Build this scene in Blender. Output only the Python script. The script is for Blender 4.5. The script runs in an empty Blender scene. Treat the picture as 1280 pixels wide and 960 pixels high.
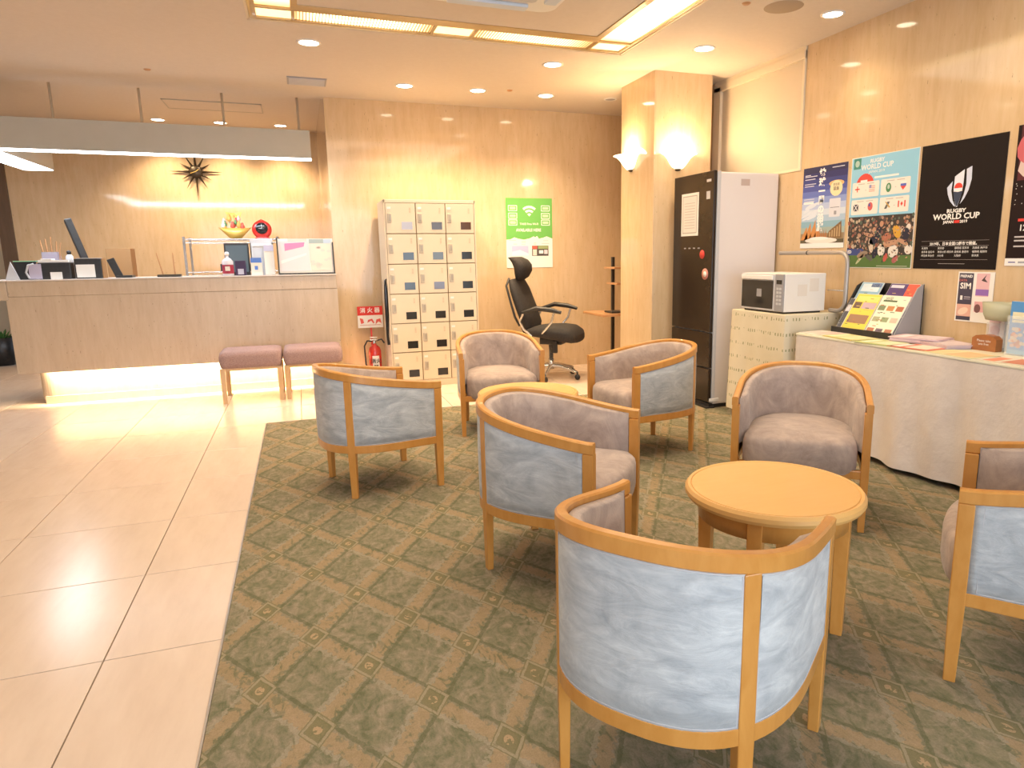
import bpy, bmesh, math, random
from mathutils import Vector, Matrix
random.seed(7)
PI = math.pi
C = bpy.context.scene.collection
scene = bpy.context.scene

# ---------------------------------------------------------------- camera
cd = bpy.data.cameras.new('camera'); cam = bpy.data.objects.new('camera', cd); C.objects.link(cam)
cd.sensor_width = 36; cd.lens = 848.25 / 1280 * 36; cd.clip_start = 0.05
cd.shift_x = (640 - 693.77) / 1280; cd.shift_y = (477.25 - 480) / 1280
cam.matrix_world = (Matrix.Translation((0, 0, 1.25)) @ Matrix.Rotation(-.3525, 4, 'Z') @
                    Matrix.Rotation(PI / 2 - .1851, 4, 'X') @ Matrix.Rotation(-.0125, 4, 'Z'))
scene.camera = cam

# ---------------------------------------------------------------- world, view
w = bpy.data.worlds.new('world'); scene.world = w; w.use_nodes = True
w.node_tree.nodes['Background'].inputs[0].default_value = (.75, .85, 1, 1)
w.node_tree.nodes['Background'].inputs[1].default_value = .6
vs = scene.view_settings
vs.view_transform = 'Standard'; vs.look = 'None'; vs.gamma = 1; vs.use_curve_mapping = False
vs.exposure = 0.68

WARM = (1, .75, .47); COOL = (.74, .86, 1)
def area_light(name, loc, rot, sx, sy, power, col, parent=None, spread=PI):
    l = bpy.data.lights.new(name, 'AREA'); l.shape = 'RECTANGLE'; l.size = sx; l.size_y = sy
    l.energy = power; l.color = col; l.spread = spread
    o = bpy.data.objects.new(name, l); C.objects.link(o); o.location = loc; o.rotation_euler = rot
    if parent: o.parent = parent
    return o
def spot_light(name, loc, power, col, angle, blend, parent=None, r=.04, rot=(0, 0, 0)):
    l = bpy.data.lights.new(name, 'SPOT'); l.energy = power; l.color = col
    l.spot_size = math.radians(angle); l.spot_blend = blend; l.shadow_soft_size = r
    o = bpy.data.objects.new(name, l); C.objects.link(o); o.location = loc; o.rotation_euler = rot
    if parent: o.parent = parent
    return o
# daylight from the glazed entrance behind the camera
area_light('entrance_daylight', (0.4, -2.38, 1.25), (PI / 2, 0, 0), 6.0, 2.2, 125, COOL)

ZC = 2.75; XR = 3.646; YB = 7.17; ZU = 2.87; YR = 9.9

# ---------------------------------------------------------------- helpers
def mesh_obj(name, me, parent=None, loc=(0, 0, 0), rot=(0, 0, 0)):
    o = bpy.data.objects.new(name, me); C.objects.link(o)
    o.location = loc; o.rotation_euler = rot
    if parent: o.parent = parent
    return o
def tag(o, label=None, cat=None, group=None, kind=None):
    if label: o['label'] = label
    if cat: o['category'] = cat
    if group: o['group'] = group
    if kind: o['kind'] = kind
    return o
def empty(name, loc=(0, 0, 0), rz=0, rot=None, label=None, cat=None, group=None):
    o = bpy.data.objects.new(name, None); C.objects.link(o); o.empty_display_size = .05
    o.location = loc; o.rotation_euler = rot if rot else (0, 0, rz)
    return tag(o, label, cat, group)
class MB:
    """collects shapes of one mesh"""
    def __init__(s): s.v = []; s.f = []; s.m = []; s.sm = []
    def add(s, vs_, fs, m=0, smooth=False):
        k = len(s.v); s.v += [tuple(v) for v in vs_]
        for f in fs: s.f.append([k + i for i in f]); s.m.append(m); s.sm.append(smooth)
        return s
    def box(s, x0, x1, y0, y1, z0, z1, m=0, b=0):
        if x1 < x0: x0, x1 = x1, x0
        if y1 < y0: y0, y1 = y1, y0
        if z1 < z0: z0, z1 = z1, z0
        b = min(b, (x1 - x0) * .45, (y1 - y0) * .45, (z1 - z0) * .45)
        if b <= 0:
            v = [(x, y, z) for z in (z0, z1) for x, y in ((x0, y0), (x1, y0), (x1, y1), (x0, y1))]
            return s.add(v, [(3, 2, 1, 0), (4, 5, 6, 7), (0, 1, 5, 4), (1, 2, 6, 5), (2, 3, 7, 6), (3, 0, 4, 7)], m)
        bm = bmesh.new(); bmesh.ops.create_cube(bm, size=1)
        for v in bm.verts:
            v.co = Vector((x0 if v.co.x < 0 else x1, y0 if v.co.y < 0 else y1, z0 if v.co.z < 0 else z1))
        bmesh.ops.bevel(bm, geom=bm.edges[:], offset=b, segments=2, profile=.6, affect='EDGES')
        s.bm(bm, m); return s
    def bm(s, bm, m=0, smooth=False):
        bm.verts.index_update()
        s.add([v.co[:] for v in bm.verts], [[v.index for v in f.verts] for f in bm.faces], m, smooth); bm.free()
    def prism(s, pts, z0, z1, m=0, smooth=False):
        n = len(pts); v = [(x, y, z0) for x, y in pts] + [(x, y, z1) for x, y in pts]
        s.add(v, [tuple(range(n - 1, -1, -1)), tuple(range(n, 2 * n))], m)
        s.add(v, [(i, (i + 1) % n, n + (i + 1) % n, n + i) for i in range(n)], m, smooth)
        return s
    def lathe(s, prof, n=24, m=0, c=(0, 0, 0), a0=0, a1=2 * PI, smooth=True):
        full = abs(a1 - a0 - 2 * PI) < 1e-6; k = n if full else n + 1
        v = []
        for r, z in prof:
            for i in range(k):
                a = a0 + (a1 - a0) * i / n; v.append((c[0] + r * math.cos(a), c[1] + r * math.sin(a), c[2] + z))
        fs = []
        for j in range(len(prof) - 1):
            for i in range(n):
                i2 = (i + 1) % k; fs.append((j * k + i, j * k + i2, (j + 1) * k + i2, (j + 1) * k + i))
        return s.add(v, fs, m, smooth)
    def cyl(s, c, r, z0, z1, n=20, m=0):
        return s.lathe([(0, z0), (r, z0), (r, z0), (r, z1), (r, z1), (0, z1)], n, m, (c[0], c[1], 0))
    def tube(s, pts, r, n=8, m=0, closed=False):
        pts = [Vector(p) for p in pts]; N = len(pts); rs = r if isinstance(r, (list, tuple)) else [r] * N
        v = []; up = Vector((0, 0, 1)); prev = None
        for i, p in enumerate(pts):
            if closed: t = pts[(i + 1) % N] - pts[i - 1]
            else: t = pts[min(i + 1, N - 1)] - pts[max(i - 1, 0)]
            t.normalize()
            if prev is None:
                a = up if abs(t.dot(up)) < .9 else Vector((1, 0, 0)); x = t.cross(a).normalized()
            else: x = (prev - t * prev.dot(t)).normalized()
            prev = x; y = t.cross(x)
            for k in range(n):
                q = 2 * PI * k / n; v.append(p + (x * math.cos(q) + y * math.sin(q)) * rs[i])
        fs = []
        for i in range(N if closed else N - 1):
            for k in range(n):
                a = i * n; b2 = ((i + 1) % N) * n
                fs.append((a + k, a + (k + 1) % n, b2 + (k + 1) % n, b2 + k))
        s.add(v, fs, m, True)
        if not closed: s.add(v, [tuple(range(n - 1, -1, -1)), tuple((N - 1) * n + k for k in range(n))], m)
        return s
    def xf(s, mat, k=0):
        for i in range(k, len(s.v)): s.v[i] = tuple(mat @ Vector(s.v[i]))
        return s
    def mesh(s, name, mats):
        me = bpy.data.meshes.new(name); me.from_pydata(s.v, [], s.f)
        for mm in (mats if isinstance(mats, (list, tuple)) else [mats]): me.materials.append(mm)
        me.polygons.foreach_set('material_index', s.m); me.polygons.foreach_set('use_smooth', s.sm)
        me.update(); return me
    def build(s, name, mats, parent=None, loc=(0, 0, 0), rot=(0, 0, 0)):
        return mesh_obj(name, s.mesh(name, mats), parent, loc, rot)
def copy_tree(o, parent=None):
    c = o.copy(); C.objects.link(c)
    if parent: c.parent = parent
    for ch in list(o.children): copy_tree(ch, c)
    return c

# ---------------------------------------------------------------- materials
class E:
    """small expression wrapper over math nodes"""
    nt = None
    def __init__(s, x): s.x = x
    @staticmethod
    def op(name, *a, clamp=False):
        n = E.nt.nodes.new('ShaderNodeMath'); n.operation = name; n.use_clamp = clamp
        for i, q in enumerate(a):
            q = q.x if isinstance(q, E) else q
            if isinstance(q, (int, float)): n.inputs[i].default_value = q
            else: E.nt.links.new(q, n.inputs[i])
        return E(n.outputs[0])
    def __add__(s, o): return E.op('ADD', s, o)
    __radd__ = __add__
    def __sub__(s, o): return E.op('SUBTRACT', s, o)
    def __rsub__(s, o): return E.op('SUBTRACT', o, s)
    def __mul__(s, o): return E.op('MULTIPLY', s, o)
    __rmul__ = __mul__
    def abs(s): return E.op('ABSOLUTE', s)
    def frac(s): return E.op('FRACT', s)
    def lt(s, o): return E.op('LESS_THAN', s, o)
    def gt(s, o): return E.op('GREATER_THAN', s, o)
    def max(s, o): return E.op('MAXIMUM', s, o)
    def min(s, o): return E.op('MINIMUM', s, o)
    def pow(s, o): return E.op('POWER', s, o)
    def clamp(s): return E.op('ADD', s, 0, clamp=True)
def mat_base(name, col=(.8, .8, .8), rough=.5, metal=0, spec=.5, emis=None, es=0, alpha=1, trans=0, coat=0, sheen=0):
    m = bpy.data.materials.new(name); m.use_nodes = True
    b = m.node_tree.nodes['Principled BSDF']
    b.inputs['Base Color'].default_value = (*col, 1); b.inputs['Roughness'].default_value = rough
    b.inputs['Metallic'].default_value = metal; b.inputs['Specular IOR Level'].default_value = spec
    b.inputs['Alpha'].default_value = alpha; b.inputs['Transmission Weight'].default_value = trans
    b.inputs['Coat Weight'].default_value = coat; b.inputs['Sheen Weight'].default_value = sheen
    E.nt = m.node_tree
    if emis: b.inputs['Emission Color'].default_value = (*emis, 1); b.inputs['Emission Strength'].default_value = es
    return m
def coords(nt, kind='Object', scale=(1, 1, 1), rot=(0, 0, 0), loc=(0, 0, 0)):
    tc = nt.nodes.new('ShaderNodeTexCoord'); mp = nt.nodes.new('ShaderNodeMapping')
    mp.inputs['Scale'].default_value = scale; mp.inputs['Rotation'].default_value = rot; mp.inputs['Location'].default_value = loc
    nt.links.new(tc.outputs[kind], mp.inputs[0]); return mp.outputs[0]
def noise(nt, vec, scale, detail=4, rough=.55, dist=0):
    n = nt.nodes.new('ShaderNodeTexNoise'); n.inputs['Scale'].default_value = scale; n.inputs['Detail'].default_value = detail
    n.inputs['Roughness'].default_value = rough; n.inputs['Distortion'].default_value = dist
    if vec: nt.links.new(vec, n.inputs['Vector'])
    return n.outputs[0]
def ramp(nt, fac, stops):
    r = nt.nodes.new('ShaderNodeValToRGB'); nt.links.new(fac, r.inputs[0])
    while len(r.color_ramp.elements) < len(stops): r.color_ramp.elements.new(.5)
    for e, (p, c) in zip(r.color_ramp.elements, stops): e.position = p; e.color = (*c, 1)
    return r.outputs[0]
def mixc(nt, fac, a, b, mode='MIX'):
    n = nt.nodes.new('ShaderNodeMix'); n.data_type = 'RGBA'; n.blend_type = mode
    for sock, q in ((n.inputs[0], fac), (n.inputs[6], a), (n.inputs[7], b)):
        if isinstance(q, E): q = q.x
        if isinstance(q, (int, float)): sock.default_value = q
        elif isinstance(q, tuple): sock.default_value = (*q, 1)
        else: nt.links.new(q, sock)
    return n.outputs[2]
def bump(nt, h, strength, dist=.01):
    b = nt.nodes.new('ShaderNodeBump'); b.inputs['Strength'].default_value = strength; b.inputs['Distance'].default_value = dist
    nt.links.new(h.x if isinstance(h, E) else h, b.inputs['Height'])
    nt.links.new(b.outputs[0], nt.nodes['Principled BSDF'].inputs['Normal'])
def noisy(name, stops, scale=(1, 1, 1), ns=5, rough=.5, detail=5, dist=0, bs=0, bd=.01, kind='Object', **k):
    m = mat_base(name, rough=rough, **k); nt = m.node_tree
    v = coords(nt, kind, scale); f = noise(nt, v, ns, detail, .6, dist)
    nt.links.new(ramp(nt, f, stops), nt.nodes['Principled BSDF'].inputs['Base Color'])
    if bs: bump(nt, f, bs, bd)
    return m
def marble(name, scale, rough, a=(.56, .385, .215), b=(.63, .455, .27), c=(.68, .51, .33), pits=True):
    m = mat_base(name, rough=rough, spec=.36); nt = m.node_tree
    f = noise(nt, coords(nt, 'Object', scale), 3.0, 6, .62, .25)
    g = noise(nt, coords(nt, 'Object', tuple(q * .33 for q in scale)), 2.0, 3)
    base = ramp(nt, f, [(.28, a), (.5, b), (.75, c)])
    base = mixc(nt, .35, base, ramp(nt, g, [(.35, tuple(q * .93 for q in b)), (.65, c)]))
    if pits:
        v = coords(nt, 'Object', tuple(q * 3.2 + .5 for q in scale)); p = noise(nt, v, 4.5, 2, .5)
        base = mixc(nt, E.op('GREATER_THAN', E(p), .735), base, tuple(q * .62 for q in a))
    nt.links.new(base, nt.nodes['Principled BSDF'].inputs['Base Color'])
    return m
M = {}
M['marble'] = marble('travertine_wall', (9, 9, 1.5), .08)
M['marble_counter'] = marble('travertine_counter', (9, 9, 1.5), .25, (.50, .385, .27), (.56, .445, .325), (.62, .51, .385))
M['tile'] = marble('polished_floor_tile', (3.6, .8, 3), .21, (.62, .475, .365), (.69, .545, .43), (.75, .61, .49), pits=False)
M['grout'] = mat_base('tile_joint', (.17, .11, .07), .8)
M['ceiling'] = noisy('painted_ceiling', [(.3, (.64, .56, .475)), (.7, (.67, .59, .505))], ns=30, rough=.7)
M['paint'] = noisy('cream_painted_panel', [(.3, (.63, .53, .39)), (.7, (.66, .56, .42))], ns=3, rough=.55)
M['paint_trim'] = mat_base('cream_trim', (.74, .63, .46), .45)
M['soffit'] = noisy('grey_beige_board', [(.3, (.44, .41, .34)), (.7, (.47, .44, .37))], ns=4, rough=.6)
M['brown'] = noisy('dark_brown_post', [(.3, (.10, .06, .03)), (.7, (.14, .08, .045))], (6, 6, .7), 4, .5)
def wood(name, a, b, sc=(2, 14, 14), rough=.32, coat=.25):
    m = mat_base(name, rough=rough, coat=coat); nt = m.node_tree
    f = noise(nt, coords(nt, 'Object', sc), 3, 6, .6, .5); g = noise(nt, coords(nt, 'Object', (1, 1, 1)), 5, 2)
    nt.links.new(mixc(nt, .3, ramp(nt, f, [(.3, a), (.7, b)]), ramp(nt, g, [(.35, a), (.65, b)])), nt.nodes['Principled BSDF'].inputs['Base Color'])
    return m
M['wood'] = wood('honey_beech', (.52, .215, .038), (.63, .295, .07), (9, 9, 3))
M['wood_top'] = wood('honey_table_top', (.70, .39, .12), (.74, .42, .14), (2, 16, 16), .38, .1)
M['wood_pale'] = wood('pale_beech', (.52, .32, .13), (.66, .43, .20), (12, 12, 2))
M['wood_frame'] = wood('golden_ceiling_wood', (.40, .25, .08), (.55, .36, .13), (2, 12, 12), .4)
M['desk_wood'] = wood('brown_desk_wood', (.42, .20, .08), (.52, .27, .12), (3, 12, 12))
def suede(name, a, b, c, sc=(3, 3, 9), ns=2.2):
    m = mat_base(name, rough=.85, sheen=.25, spec=.2); nt = m.node_tree
    v = coords(nt, 'Object', sc, (.0, .35, .5)); f = noise(nt, v, ns, 7, .68, 1.6)
    g = noise(nt, coords(nt, 'Object', (4, 4, 5), (.5, 0, 0)), 1.6, 5, .6, 1.2)
    base = mixc(nt, .45, ramp(nt, f, [(.3, a), (.5, b), (.7, c)]), ramp(nt, g, [(.3, a), (.7, c)]))
    nt.links.new(base, nt.nodes['Principled BSDF'].inputs['Base Color'])
    h = E.op('ADD', noise(nt, v, ns * .8, 4, .5, 1.4) and E(f), 0); bump(nt, h, .35, .012)
    return m
M['suede_blue'] = suede('blue_grey_suede', (.29, .305, .32), (.45, .46, .465), (.65, .655, .64))
M['suede_taupe'] = suede('taupe_suede', (.27, .205, .175), (.41, .315, .265), (.55, .43, .355), (4, 4, 3), 2.0)
M['piping'] = mat_base('piping_cord', (.50, .48, .48), .7)
M['suede_mauve'] = noisy('mauve_wool', [(.3, (.27, .17, .16)), (.7, (.40, .27, .25))], ns=120, rough=.9)
M['locker'] = noisy('cream_locker_steel', [(.3, (.71, .60, .44)), (.7, (.73, .62, .46))], ns=4, rough=.38)
M['locker_gap'] = mat_base('locker_seam', (.30, .2, .1), .7)
M['black'] = noisy('black_plastic', [(.3, (.018, .016, .015)), (.7, (.03, .027, .025))], ns=40, rough=.4)
M['blackgloss'] = mat_base('black_glass', (.012, .012, .014), .08, spec=.6)
M['blackmesh'] = noisy('black_mesh_fabric', [(.3, (.012, .010, .009)), (.7, (.035, .028, .025))], ns=90, rough=.8)
M['darkwin'] = mat_base('dark_window_plastic', (.02, .022, .024), .12, spec=.6)
M['chrome'] = mat_base('chrome', (.72, .70, .67), .25, .85)
M['steel'] = mat_base('brushed_steel', (.5, .48, .46), .35, .9)
M['greytube'] = mat_base('grey_painted_tube', (.42, .38, .35), .4, .5)
M['white'] = mat_base('white_plastic', (.80, .77, .74), .35)
M['paper'] = mat_base('white_paper', (.82, .79, .74), .7)
M['fridge'] = noisy('white_fridge_steel', [(.3, (.72, .66, .64)), (.7, (.74, .68, .66))], ns=2, rough=.33)
M['fridge_front'] = noisy('dark_brown_glass_door', [(.3, (.026, .016, .010)), (.7, (.034, .021, .013))], ns=2, rough=.2, spec=.3)
M['grey'] = mat_base('grey_plastic', (.32, .31, .32), .45)
M['lightgrey'] = mat_base('light_grey_plastic', (.55, .54, .55), .4)
M['red'] = mat_base('red_enamel', (.62, .03, .02), .25, coat=.5)
M['redprint'] = mat_base('red_print', (.70, .05, .04), .5)
M['glass'] = mat_base('clear_acrylic', (.9, .93, .95), .05, alpha=.25, spec=.6)
M['bottle'] = mat_base('bottle_plastic', (.75, .70, .72), .15, alpha=.7)
M['greenish'] = mat_base('frosted_green_glass', (.50, .50, .36), .25, alpha=.85)
M['gold'] = mat_base('gold_lacquer', (.80, .52, .12), .3, .3)
M['rubber'] = mat_base('black_rubber', (.03, .03, .03), .7)
M['bronze'] = mat_base('dark_bronze', (.06, .045, .03), .35, .6)
M['blockwood'] = wood('reddish_block_wood', (.30, .10, .03), (.42, .16, .05), (3, 9, 9))
M['kraft'] = mat_base('kraft_card', (.36, .19, .075), .8)
M['leaf'] = noisy('green_leaves', [(.3, (.03, .10, .02)), (.7, (.10, .22, .05))], ns=20, rough=.6)
M['emit_lamp'] = mat_base('lamp_glow', (1, .9, .75), .5, emis=(1, .86, .62), es=14)
M['emit_cool'] = mat_base('tube_glow', (1, 1, 1), .5, emis=(.93, .97, 1), es=6)
M['emit_strip'] = mat_base('plinth_tube_glow', (1, .9, .7), .5, emis=(1, .84, .55), es=12)
M['shade'] = mat_base('frosted_lamp_glass', (.9, .8, .6), .4, emis=(1, .82, .54), es=2.2)
_c = {}
def col(r, g, b, rough=.55):
    k = (round(r, 2), round(g, 2), round(b, 2), rough)
    if k not in _c: _c[k] = mat_base('print_%d' % len(_c), (r, g, b), rough, spec=.25 if rough > .3 else .5)
    return _c[k]
# ribbed luminous louvre of the coffer
def coffer_glow(name, axis, lo, hi, es):
    m = mat_base(name, (1, .85, .55), .5, emis=(1, .74, .36), es=es); nt = m.node_tree; E.nt = nt
    b = nt.nodes['Principled BSDF']
    v = coords(nt); sp = nt.nodes.new('ShaderNodeSeparateXYZ'); nt.links.new(v, sp.inputs[0]); x = E(sp.outputs[axis])
    mid = (lo + hi) / 2; half = (hi - lo) / 2
    fall = (1.15 - ((x - mid).abs() * (1 / half)).pow(2.2) * .95).clamp()
    k = fall * es; nt.links.new(k.x, b.inputs['Emission Strength'])
    nt.links.new(mixc(nt, fall, (1, .55, .18), (1, .80, .46)), b.inputs['Emission Color'])
    return m

def carpet_mat():
    m = mat_base('patterned_green_carpet', rough=.95, spec=.1); nt = m.node_tree; E.nt = nt
    vec = coords(nt); sp = nt.nodes.new('ShaderNodeSeparateXYZ'); nt.links.new(vec, sp.inputs[0])
    x = E(sp.outputs[0]) - .263; y = E(sp.outputs[1]) - 1.760
    # lattice vectors u=(.156,-.237) v=(.156,.250)
    det = .156 * .250 + .237 * .156
    s = x * (.250 / det) - y * (.156 / det); t = x * (.237 / det) + y * (.156 / det)
    wv = noise(nt, coords(nt, 'Object', (1, 1, 1)), 55, 3, .6); w2 = noise(nt, coords(nt, 'Object', (1, .5, 1), (0, 0, .6)), 26, 4, .65, 1.5)
    w3 = noise(nt, coords(nt, 'Object', (1, 1, 1), (0, 0, -.6)), 11, 5, .65, 2.2)
    jag = (E(wv) - .5) * .22
    fs = (s + .5).frac() - .5; ft = (t + .5).frac() - .5
    a = fs.abs(); b = ft.abs()
    # saw teeth along the bands
    tooth_t = ((t * 11).frac() - .5).abs() * .07; tooth_s = ((s * 11).frac() - .5).abs() * .07
    band1 = (fs + jag * .6 + tooth_t).abs().lt(.085); band2 = (ft + jag * .6 + tooth_s).abs().lt(.085)
    band = band1.max(band2)
    edge1 = (fs - .125 + jag * .3).abs().lt(.026); edge2 = (ft - .125 + jag * .3).abs().lt(.026)
    dark = edge1.max(edge2)
    pale = ((fs + .135 + jag * .8).abs().lt(.03)).max((ft + .135 + jag * .8).abs().lt(.03))
    sq = a.max(b) + jag * .12
    node_out = sq.lt(.165); node_line = sq.lt(.150) * sq.gt(.118); node_mark = (E.op('ADD', a * a, b * b)).lt(.0035) * E(wv).gt(.47)
    field = ramp(nt, w3, [(.28, (.11, .115, .060)), (.44, (.16, .155, .085)), (.54, (.24, .205, .135)), (.70, (.33, .26, .185))])
    field = mixc(nt, .45, field, ramp(nt, w2, [(.35, (.12, .125, .07)), (.65, (.33, .265, .185))]))
    fuzz = E(w2).gt(.42)
    c = mixc(nt, pale * fuzz * .55, field, (.33, .28, .20))
    c = mixc(nt, band * (fuzz * .42 + .16), c, (.36, .245, .135))
    c = mixc(nt, dark * (fuzz * .35 + .2), c, (.10, .105, .05))
    c = mixc(nt, node_out * .8, c, (.17, .155, .08))
    c = mixc(nt, node_line * (fuzz * .35 + .4), c, (.33, .27, .18))
    c = mixc(nt, node_mark * .8, c, (.42, .29, .17))
    fine = noise(nt, coords(nt), 260, 2, .6)
    c = mixc(nt, .5, c, ramp(nt, fine, [(.2, (.35, .35, .35)), (.8, (.65, .65, .65))]), 'OVERLAY')
    nt.links.new(c, nt.nodes['Principled BSDF'].inputs['Base Color'])
    bump(nt, fine, .3, .004)
    return m
M['carpet'] = carpet_mat()
def leafcloth():
    m = mat_base('cream_leaf_print_cloth', rough=.85); nt = m.node_tree; E.nt = nt
    sp = nt.nodes.new('ShaderNodeSeparateXYZ'); nt.links.new(coords(nt), sp.inputs[0])
    x, y, z = (E(sp.outputs[i]) for i in range(3)); h = x + y
    n = E(noise(nt, coords(nt, 'Object', (1, 1, .6)), 24, 2))
    row = ((z * 9.5 + (n - .5) * .3).frac() - .5).abs().lt(.10)
    leafs = ((h * 38).frac() - .5).abs().lt(.2) * n.gt(.47)
    n2 = noise(nt, coords(nt), 3, 3)
    base = ramp(nt, n2, [(.3, (.66, .57, .40)), (.7, (.74, .66, .50))])
    nt.links.new(mixc(nt, row * leafs * .85, base, (.25, .25, .10)), nt.nodes['Principled BSDF'].inputs['Base Color'])
    return m
M['leafcloth'] = leafcloth()
M['cloth'] = noisy('beige_linen_cloth', [(.3, (.64, .55, .49)), (.7, (.73, .64, .57))], ns=5, rough=.85, detail=6, bs=.5, bd=.03)
M['cream_top'] = noisy('cream_vinyl_top', [(.3, (.74, .68, .50)), (.7, (.80, .75, .58))], ns=6, rough=.5)

# ---------------------------------------------------------------- setting
def struct(name, mb, mat, parent=None):
    o = mb.build(name, mat, parent)
    if not parent: o['kind'] = 'structure'
    return o
XL = -7.0; YF = -2.5
floor = struct('floor', MB().box(XL, XR, YF, 11.2, -.10, -.010), M['grout'])
CX0, CY1 = -.338, 5.54
xs = []; k = math.floor((XL + .682) / .6) + 1
X = [-.68 + .6 * i for i in range(-9, 8)]; Y = [2.337 + .633 * i for i in range(-3, 13)]
tcache = {}
def tile(x0, x1, y0, y1):
    x0 = max(x0, XL); x1 = min(x1, XR)
    if y0 < CY1 and x1 > CX0:            # cut along the carpet
        if x0 < CX0 - .03:
            if y1 > CY1 + .03: tile(x0, CX0, y0, CY1); tile(x0, x1, CY1, y1); return
            x1 = CX0
        elif y1 > CY1 + .03: y0 = CY1
        else: return
    if x1 - x0 < .02 or y1 - y0 < .02: return
    g = .0022; w_ = round(x1 - x0 - 2 * g, 4); d = round(y1 - y0 - 2 * g, 4)
    if (w_, d) not in tcache:
        tcache[(w_, d)] = MB().box(0, w_, 0, d, -.012, 0, b=.0012).mesh('tile', M['tile'])
    mesh_obj('tile', tcache[(w_, d)], floor, (x0 + g, y0 + g, 0))
for i in range(len(X) - 1):
    for j in range(len(Y) - 1):
        if X[i + 1] < -5.3: continue
        if Y[j + 1] < .7: continue
        if Y[j] > 7.1 and X[i] > -2.4: continue
        tile(X[i], X[i + 1], Y[j], Y[j + 1])
tile(X[5], X[6], .438 - .633, .438)
far = MB().box(XL, XR, YF, .43, -.012, -.0005).box(XL, -4.9, .43, 11.2, -.012, -.0008).box(-4.9, XR, Y[-1], 11.2, -.012, -.0009).box(-2.5, XR, 7.35, 10.0, -.012, -.001)
o = far.build('stone_paving', M['tile'], floor); o['kind'] = 'stuff'
carpet = MB().box(CX0 + .006, XR - .005, -2.4, CY1 - .006, -.0095, .003).build('carpet', M['carpet'])
tag(carpet, 'green and tan lattice-patterned carpet set into the stone floor under the armchairs', 'carpet')
edge = MB().box(CX0 - .001, CX0 + .005, -2.4, CY1, -.009, .0045).box(CX0, XR - .005, CY1 - .005, CY1 + .001, -.009, .0045).build('edge_strip', M['steel'], carpet)

# ceiling with coffer opening
KX0, KX1, KY0, KY1 = -.20, 2.44, 1.9, 5.07
cb = MB()
for a in ((XL, KX0, YF, 7.27), (KX1, XR, YF, 7.17), (KX0, KX1, YF, KY0), (KX0, KX1, KY1, 7.17)): cb.box(a[0], a[1], a[2], a[3], ZC, ZC + .2)
cb.box(KX0, .325, 7.17, 7.27, ZC, ZC + .2)
cb.box(KX0, KX1, KY0, KY1, 2.91, 2.96)
ceil = struct('ceiling', cb, M['ceiling'])
up = struct('ceiling_reception', MB().box(XL, .325, 7.27, 11.2, ZU, ZU + .12), M['ceiling'])
MB().box(-1.20, -.27, 8.29, 8.73, ZU - .006, ZU + .002).build('access_hatch', M['ceiling'], up)
h = MB()
for a in ((-1.21, -.26, 8.28, 8.29), (-1.21, -.26, 8.73, 8.74), (-1.21, -1.20, 8.28, 8.74), (-.27, -.26, 8.28, 8.74)): h.box(*a, ZU - .009, ZU)
h.build('hatch_frame', M['soffit'], up)

struct('wall_back', MB().box(.325, XR + .12, YB, YB + .12, 0, 2.95), M['marble'])
struct('wall_side', MB().box(.325, .445, YB + .12, YR, 0, 3.0), M['marble'])
struct('wall_reception', MB().box(-3.13, .445, YR, YR + .1, 0, 3.0), M['marble'])
struct('wall_post', MB().box(-3.27, -3.13, YR - .03, YR + .12, 0, 3.0), M['brown'])
struct('wall_corridor', MB().box(XL, -3.2, 11.0, 11.1, 0, 3.0), M['paint'])
struct('wall_right', MB().box(XR, XR + .12, YF, 4.41, 0, 2.95).box(XR, XR + .12, 4.41, YB + .12, 0, 1.865).box(XR, XR + .12, 5.60, YB, 1.865, 2.95).box(XR, XR + .12, 4.41, 5.6, 2.68, 2.95), M['marble'])
struct('wall_left', MB().box(XL - .1, XL, YF, 11.2, 0, 3.0), M['paint'])
wf = MB().box(XL, -2.9, YF - .1, YF, 0, 3).box(3.4, XR + .12, YF - .1, YF, 0, 3).box(-2.9, 3.4, YF - .1, YF, 2.4, 3)
struct('wall_front', wf, M['paint'])
win = struct('window_1', MB().box(-2.9, 3.4, YF - .07, YF - .06, 0, 2.4), M['glass'])
fr = MB()
for i in range(6): fr.box(-2.9 + i * 1.24, -2.84 + i * 1.24, YF - .1, YF - .02, 0, 2.4)
fr.box(-2.9, 3.4, YF - .1, YF - .02, 0, .08); fr.build('window_frame', M['steel'], win)
base = MB().box(.325 + .3, 2.9, YB - .012, YB, 0, .075)
struct('baseboard_back', base, M['marble'])
# framed cream panel high in the right wall
pn = MB().box(XR + .008, XR + .03, 4.43, 5.58, 1.88, 2.66)
pn_o = struct('trim_1', pn, M['paint'])
tr = MB().box(XR - .012, XR + .03, 4.405, 4.43, 1.86, 2.72, b=.003).box(XR - .006, XR + .03, 4.43, 5.6, 1.86, 1.88).box(XR - .02, XR + .03, 4.405, 5.6, 2.66, 2.72, b=.004).box(XR - .012, XR, 4.405, 5.6, 2.72, 2.75)
tr.box(XR - .02, XR + .03, 5.50, 5.60, 1.86, 2.70)
tr.build('panel_frame', M['paint_trim'], pn_o)

# pillar, clad in four stone slabs
pil = struct('wall_pillar', MB().box(2.90, 3.435, 5.362, 5.97, 0, 2.76), M['grout'])
for a in ((2.888, 2.90, 5.35, 5.982), (3.435, 3.447, 5.35, 5.982)):
    MB().box(*a, 0, ZC, b=.002).build('stone_slab', M['marble'], pil)
for a in ((2.9005, 3.4345, 5.35, 5.362), (2.9005, 3.4345, 5.97, 5.982)):
    MB().box(*a, 0, ZC, b=.002).build('stone_slab', M['marble'], pil)

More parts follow.
